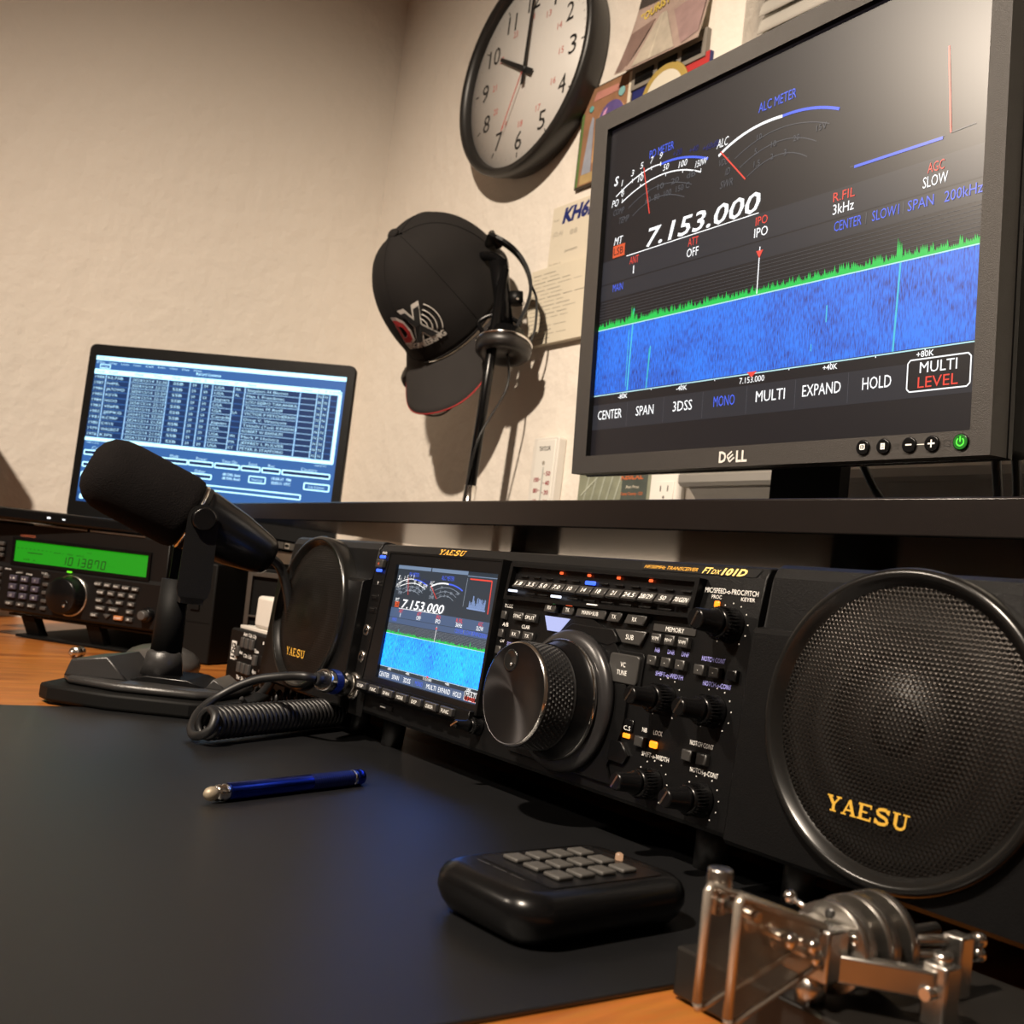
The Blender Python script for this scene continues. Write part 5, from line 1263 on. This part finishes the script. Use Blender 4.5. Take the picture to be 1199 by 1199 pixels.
# ------------------------------------------------------------------ headphone stand, headphones and cap
Rw, Uw, Bw = rt, up, -fw
hs_ = thing('headphone_stand', 'tall glossy black pole stand on the shelf, carrying headphones and cap', 'stand', (0, 0, 0))
pb0 = Vector((-1160, 752, 206)); pb1 = Vector((-1139, 752, 560))
b = MB(); b.cyl(pb0, pb1, 7.2, BLKS, seg=28); b.build('pole', hs_)
b = MB(); b.cyl(pb0, pb0 + (pb1-pb0)*.16, 8.6, CHR, seg=28); b.build('chrome_sleeve', hs_)
b = MB(); b.lathe([(0, 44), (4, 44), (6, 40), (7, 12), (14, 9)], (-1160, 752, 198.3), (0, 0, 1), BLKS, 48); b.build('foot', hs_)
b = MB(); b.tube(smooth([pb1 + Vector((0, 0, -10)), pb1 + Vector((-6, 0, 10)), pb1 + Vector((-28, -6, 22)), pb1 + Vector((-60, -14, 24)), pb1 + Vector((-84, -20, 18))]), 6.5, BLKS, 12); b.build('hook', hs_)
hp = thing('headphones', 'black over-ear headphones with chrome ringed cups hanging under the cap', 'headphones', (0, 0, 0))
cR = Vector((-1144, 770, 462)); cL = Vector((-1338, 744, 432)) + Rw*10
def cup(c, ax_, r):
    b = MB(); b.lathe([(-20, r*.55), (-17, r*.68), (-2, r*.72), (0, r*.9)], c, ax_, BLKS, 40); o = b.build('ear_cup', hp)
    b = MB(); b.lathe([(-1, r*1.0), (1, r*1.04), (3, r*1.0)], c, ax_, CHR, 48, True, True); b.build('chrome_ring', o)
    b = MB(); b.lathe([(3, r*.98), (8, r*1.03), (15, r*1.0), (19, r*.88), (20, r*.7), (14, r*.55), (13, .01)], c, ax_, pm('leatherette', (.016, .014, .013), .4, noise=.2), 48, True, False); b.build('ear_cushion', o)
cup(cR, -Uw*.92 + Bw*.30 - Rw*.12, 38)
cup(cL, -Uw*.55 + Bw*.35 - Rw*.2, 25)
top_ = Vector((-1205, 765, 606))
band = smooth([cR + Uw*18 + Rw*16, cR + Uw*60 + Rw*34, cR + Uw*92 + Rw*34, cR + Uw*122 + Rw*18, cR + Uw*142 - Rw*10, top_, cL + Uw*130 + Rw*24, cL + Uw*70 + Rw*12, cL + Uw*14])
b = MB()
prev = None
for i, p in enumerate(band):
    t = (band[min(i+1, len(band)-1)] - band[max(i-1, 0)]).normalized(); n = t.cross(Bw).normalized(); w = t.cross(n).normalized()
    r_ = [b.v(p + w*13 + n*2.2), b.v(p + w*13 - n*2.2), b.v(p - w*13 - n*2.2), b.v(p - w*13 + n*2.2)]
    if prev:
        for k in range(4): b.face([prev[k], prev[(k+1) % 4], r_[(k+1) % 4], r_[k]], BLK, False)
    prev = r_
b.build('headband', hp)
b = MB(); b.tube(smooth([cR + Uw*16 - Rw*30, cR + Uw*30 - Rw*34, cR + Uw*40 - Rw*6, cR + Uw*26 + Rw*24]), 3.4, BLKS, 10)
b.T = None; b.cyl(cR + Uw*20 + Rw*2, cR + Uw*112 - Rw*8, 11, BLKS, 13, 20); b.cyl(cR + Uw*52 + Rw*16, cR + Uw*70 + Rw*16, 10, BLK, 10, 18); b.build('swivel_arm', hp)
for p in (cR + Uw*58 + Rw*18 + Bw*13, cR + Uw*52 + Rw*26 + Bw*12):
    b = MB(); b.lathe([(0, 2.4), (1.5, 2), (2, 1)], p, Bw, CHR, 14); b.build('rivet', hp)
b = MB(); b.tube(smooth([cR + Uw*84 + Rw*34, cR + Uw*60 + Rw*44, cR + Uw*20 + Rw*42, cR - Uw*2 + Rw*34]), 1.8, RUB, 8); b.build('ear_cup_lead', hp)
b = MB(); b.tube(smooth([cL + Uw*8 - Rw*6, cL - Rw*18 - Uw*10, cL - Rw*17 - Uw*34, cL + Rw*2 - Uw*56, cL + Rw*28 - Uw*60, cL + Rw*50 - Uw*46, cL + Rw*66 - Uw*20]), 1.5, RUB, 8); b.build('looped_lead', hp)
b = MB(); b.tube(smooth([cR - Uw*14 + Rw*4, cR - Uw*60 + Rw*4 , Vector((-1138, 745, 330)), Vector((-1150, 742, 275)), Vector((-1156, 740, 215)), Vector((-1170, 736, 201))]), 1.6, RUB, 8); b.build('hanging_lead', hp)

# cap
aC, thC = R(51), R(58)
F0 = -Rw*math.cos(aC) + Bw*math.sin(aC)
CU = Uw*math.cos(thC) + F0*math.sin(thC); CFw = F0*math.cos(thC) - Uw*math.sin(thC)
CXr = CFw.cross(CU)
capM = Matrix((CXr, CFw, CU)).transposed()
ccen = Vector((-1256, 713, 560)) - CU*54
cap = thing('baseball_cap', 'black baseball cap with a red and white front logo hung brim down on the headphones', 'cap', ccen, capM)
FAB = pm('cap_fabric', (.014, .0125, .012), .9, spec=.2, noise=.15, nscale=25, bump=.4, bscale=1400)
FAB2 = pm('cap_brim_fabric', (.034, .031, .030), .9, spec=.2, noise=.1, nscale=25, bump=.4, bscale=1400)
def crown(az, t, off=0):
    """az from the front towards the wearer's left; t 0 rim .. 1 top"""
    e = 2.35
    r_ = max(0, 1 - t**e)**(1/e)
    fr = math.cos(az)
    a_ = 88; b_ = 108 + 3*fr
    H = 138
    dent = 1 - .07*math.exp(-((az-1.2)/.45)**2 - ((t-.55)/.22)**2) + .012*math.sin(6*az)*t
    x = -a_*r_*math.sin(az)*dent; y = b_*r_*math.cos(az)*dent; z = H*t + 12*t*max(0, fr)
    n = Vector((x/a_**2, y/b_**2, (z/H)**1.5/H)).normalized()
    return Vector((x, y, z)) + n*off
b = MB(); NA, NT = 64, 22
for off, rev in ((0, 0), (-1.6, 1)):
    G = [[b.v(crown(2*PI*i/NA, math.sin(j/NT*PI/2)*.9995, off)) for i in range(NA)] for j in range(NT+1)]
    for j in range(NT):
        for i in range(NA): b.face([G[j][i], G[j][(i+1) % NA], G[j+1][(i+1) % NA], G[j+1][i]], FAB, True)
    if not rev: G0 = G
    else:
        for i in range(NA): b.face([G0[0][i], G0[0][(i+1) % NA], G[0][(i+1) % NA], G[0][i]], FAB)
b.build('crown', cap)
b = MB()
for k in range(6):
    az = PI/6*2*k + PI/6 * 0
    pts = [crown(az, math.sin(j/16*PI/2)*.999, .5) for j in range(17)]
    b.tube(pts, .55, FAB, 5)
b.tube([crown(2*PI*i/64, .02, .6) for i in range(64)], 1.0, FAB, 6, closed=True)
b.build('seam', cap)
b = MB(); b.lathe([(0, 9), (2.5, 8.5), (4.5, 6), (5.5, 2)], crown(0, .9995) * 1.0 + Vector((0, 0, -3)), (0, 0, 1), FAB, 20); b.build('button', cap)
b = MB()   # brim
NB, ND = 28, 10
def brim(i, j, off):
    a = (i/NB - .5)*2; az = a*1.32
    p = crown(az, .0); x = p.x; y = p.y
    L = 72*(1 - abs(a)**4.2*.98)
    t = j/ND; xx = x*(1 + .09*t); yy2 = y + L*t
    return Vector((xx, y + L*t*.88, -1 - 18*(x/88)**2*(.2 + .8*t) - .5*L*t + off))
for off, m in ((0, FAB2), (-2.4, pm('brim_under', (.05, .045, .042), .9))):
    G = [[b.v(brim(i, j, off)) for i in range(NB+1)] for j in range(ND+1)]
    for j in range(ND):
        for i in range(NB): b.face([G[j][i], G[j][i+1], G[j+1][i+1], G[j+1][i]], m, True)
    if off == 0: GA = G
for i in range(NB): b.face([GA[ND][i], GA[ND][i+1], G[ND][i+1], G[ND][i]], FAB2)
b.build('brim', cap)
b = MB(); b.tube([brim(i, ND, -1.2) for i in range(NB+1)], 1.3, pm('red_piping', (.35, .02, .02), .7), 6); b.build('red_piping', cap)
# logo embroidered on the front panel
LRED = pm('thread_red', (.42, .02, .02), .7); LWHT = pm('thread_white', (.6, .57, .53), .7); LBK = pm('thread_black', (.01, .01, .01), .8)
zc0 = -.02
def lg(off):
    def f(a, c):       # a: millimetres towards the wearer's left, c: millimetres up the panel
        return crown(a*1.12/98 + LOGO_AZ, max(0.001, (c*1.1 + 58)/150), off)
    return f
LOGO_AZ = .24
b = MB()
b.text('D', -21, 2, 33, LWHT, fn=lg(1.2), w=27, shear=-.0, bold=.085); b.text('D', -21, 2, 29, LRED, fn=lg(2.0), w=22, bold=.05)
b.text('X', 6, 4, 42, LWHT, fn=lg(1.4), w=41, bold=.085); b.text('X', 6, 4, 37, LBK, fn=lg(2.4), w=34, bold=.05)
for r_ in (12, 18, 24, 31):
    pts = [lg(1.6)(6 + r_*math.cos(R(g)), 2 + r_*math.sin(R(g))) for g in range(-38, 50, 8)]
    b.tube(pts, .8, LWHT, 5)
b.text('ENGINEERING', -1, -21, 8, LWHT, fn=lg(1.6), w=64, bold=.04)
b.build('embroidered_logo', cap, fix=False)

tw = thing('unseen_shadow_block', 'unseen dark block added beyond the left edge to cast a soft wall shadow', 'case', (-1600, 130, 0))  # out-of-view block, added only to throw the soft shadow on the left wall
b = MB(); b.box((-62, -70, 4), (58, 68, 340), BLKM, 12, 4); b.build('body', tw)
for x in (-50, 46):
    for y in (-58, 56): b = MB(); b.cyl((x, y, 0), (x, y, 4.2), 7, RUB, seg=16); b.build('foot', tw)

# ------------------------------------------------------------------ lights
def spot(name, loc, target, energy, size, ang, blend, col):
    l = bpy.data.lights.new(name, 'SPOT'); l.energy = energy; l.shadow_soft_size = size; l.spot_size = R(ang); l.spot_blend = blend; l.color = col
    o = bpy.data.objects.new(name, l); COL.objects.link(o)
    d = Vector(target) - Vector(loc); o.matrix_world = Matrix.Translation(Vector(loc)*S) @ d.to_track_quat('-Z', 'Y').to_matrix().to_4x4(); return o
WARM = (1.0, 0.845, 0.68)
spot('ceiling_light', (-120, -800, 1540), (-1040, 640, -20), 335, 0.035, 74, 1.0, WARM)
spot('floor_lamp', (-1400, -1280, 1360), (-440, 580, 460), 155, 0.07, 38, 1.0, WARM)
w = bpy.data.worlds.new('world'); scene.world = w; w.use_nodes = True
w.node_tree.nodes['Background'].inputs[0].default_value = (0.02, 0.014, 0.009, 1)

vs = scene.view_settings
scene.display_settings.display_device = 'sRGB'
vs.view_transform = 'Standard'; vs.look = 'None'; vs.gamma = 1; vs.use_curve_mapping = False; vs.exposure = 0.0
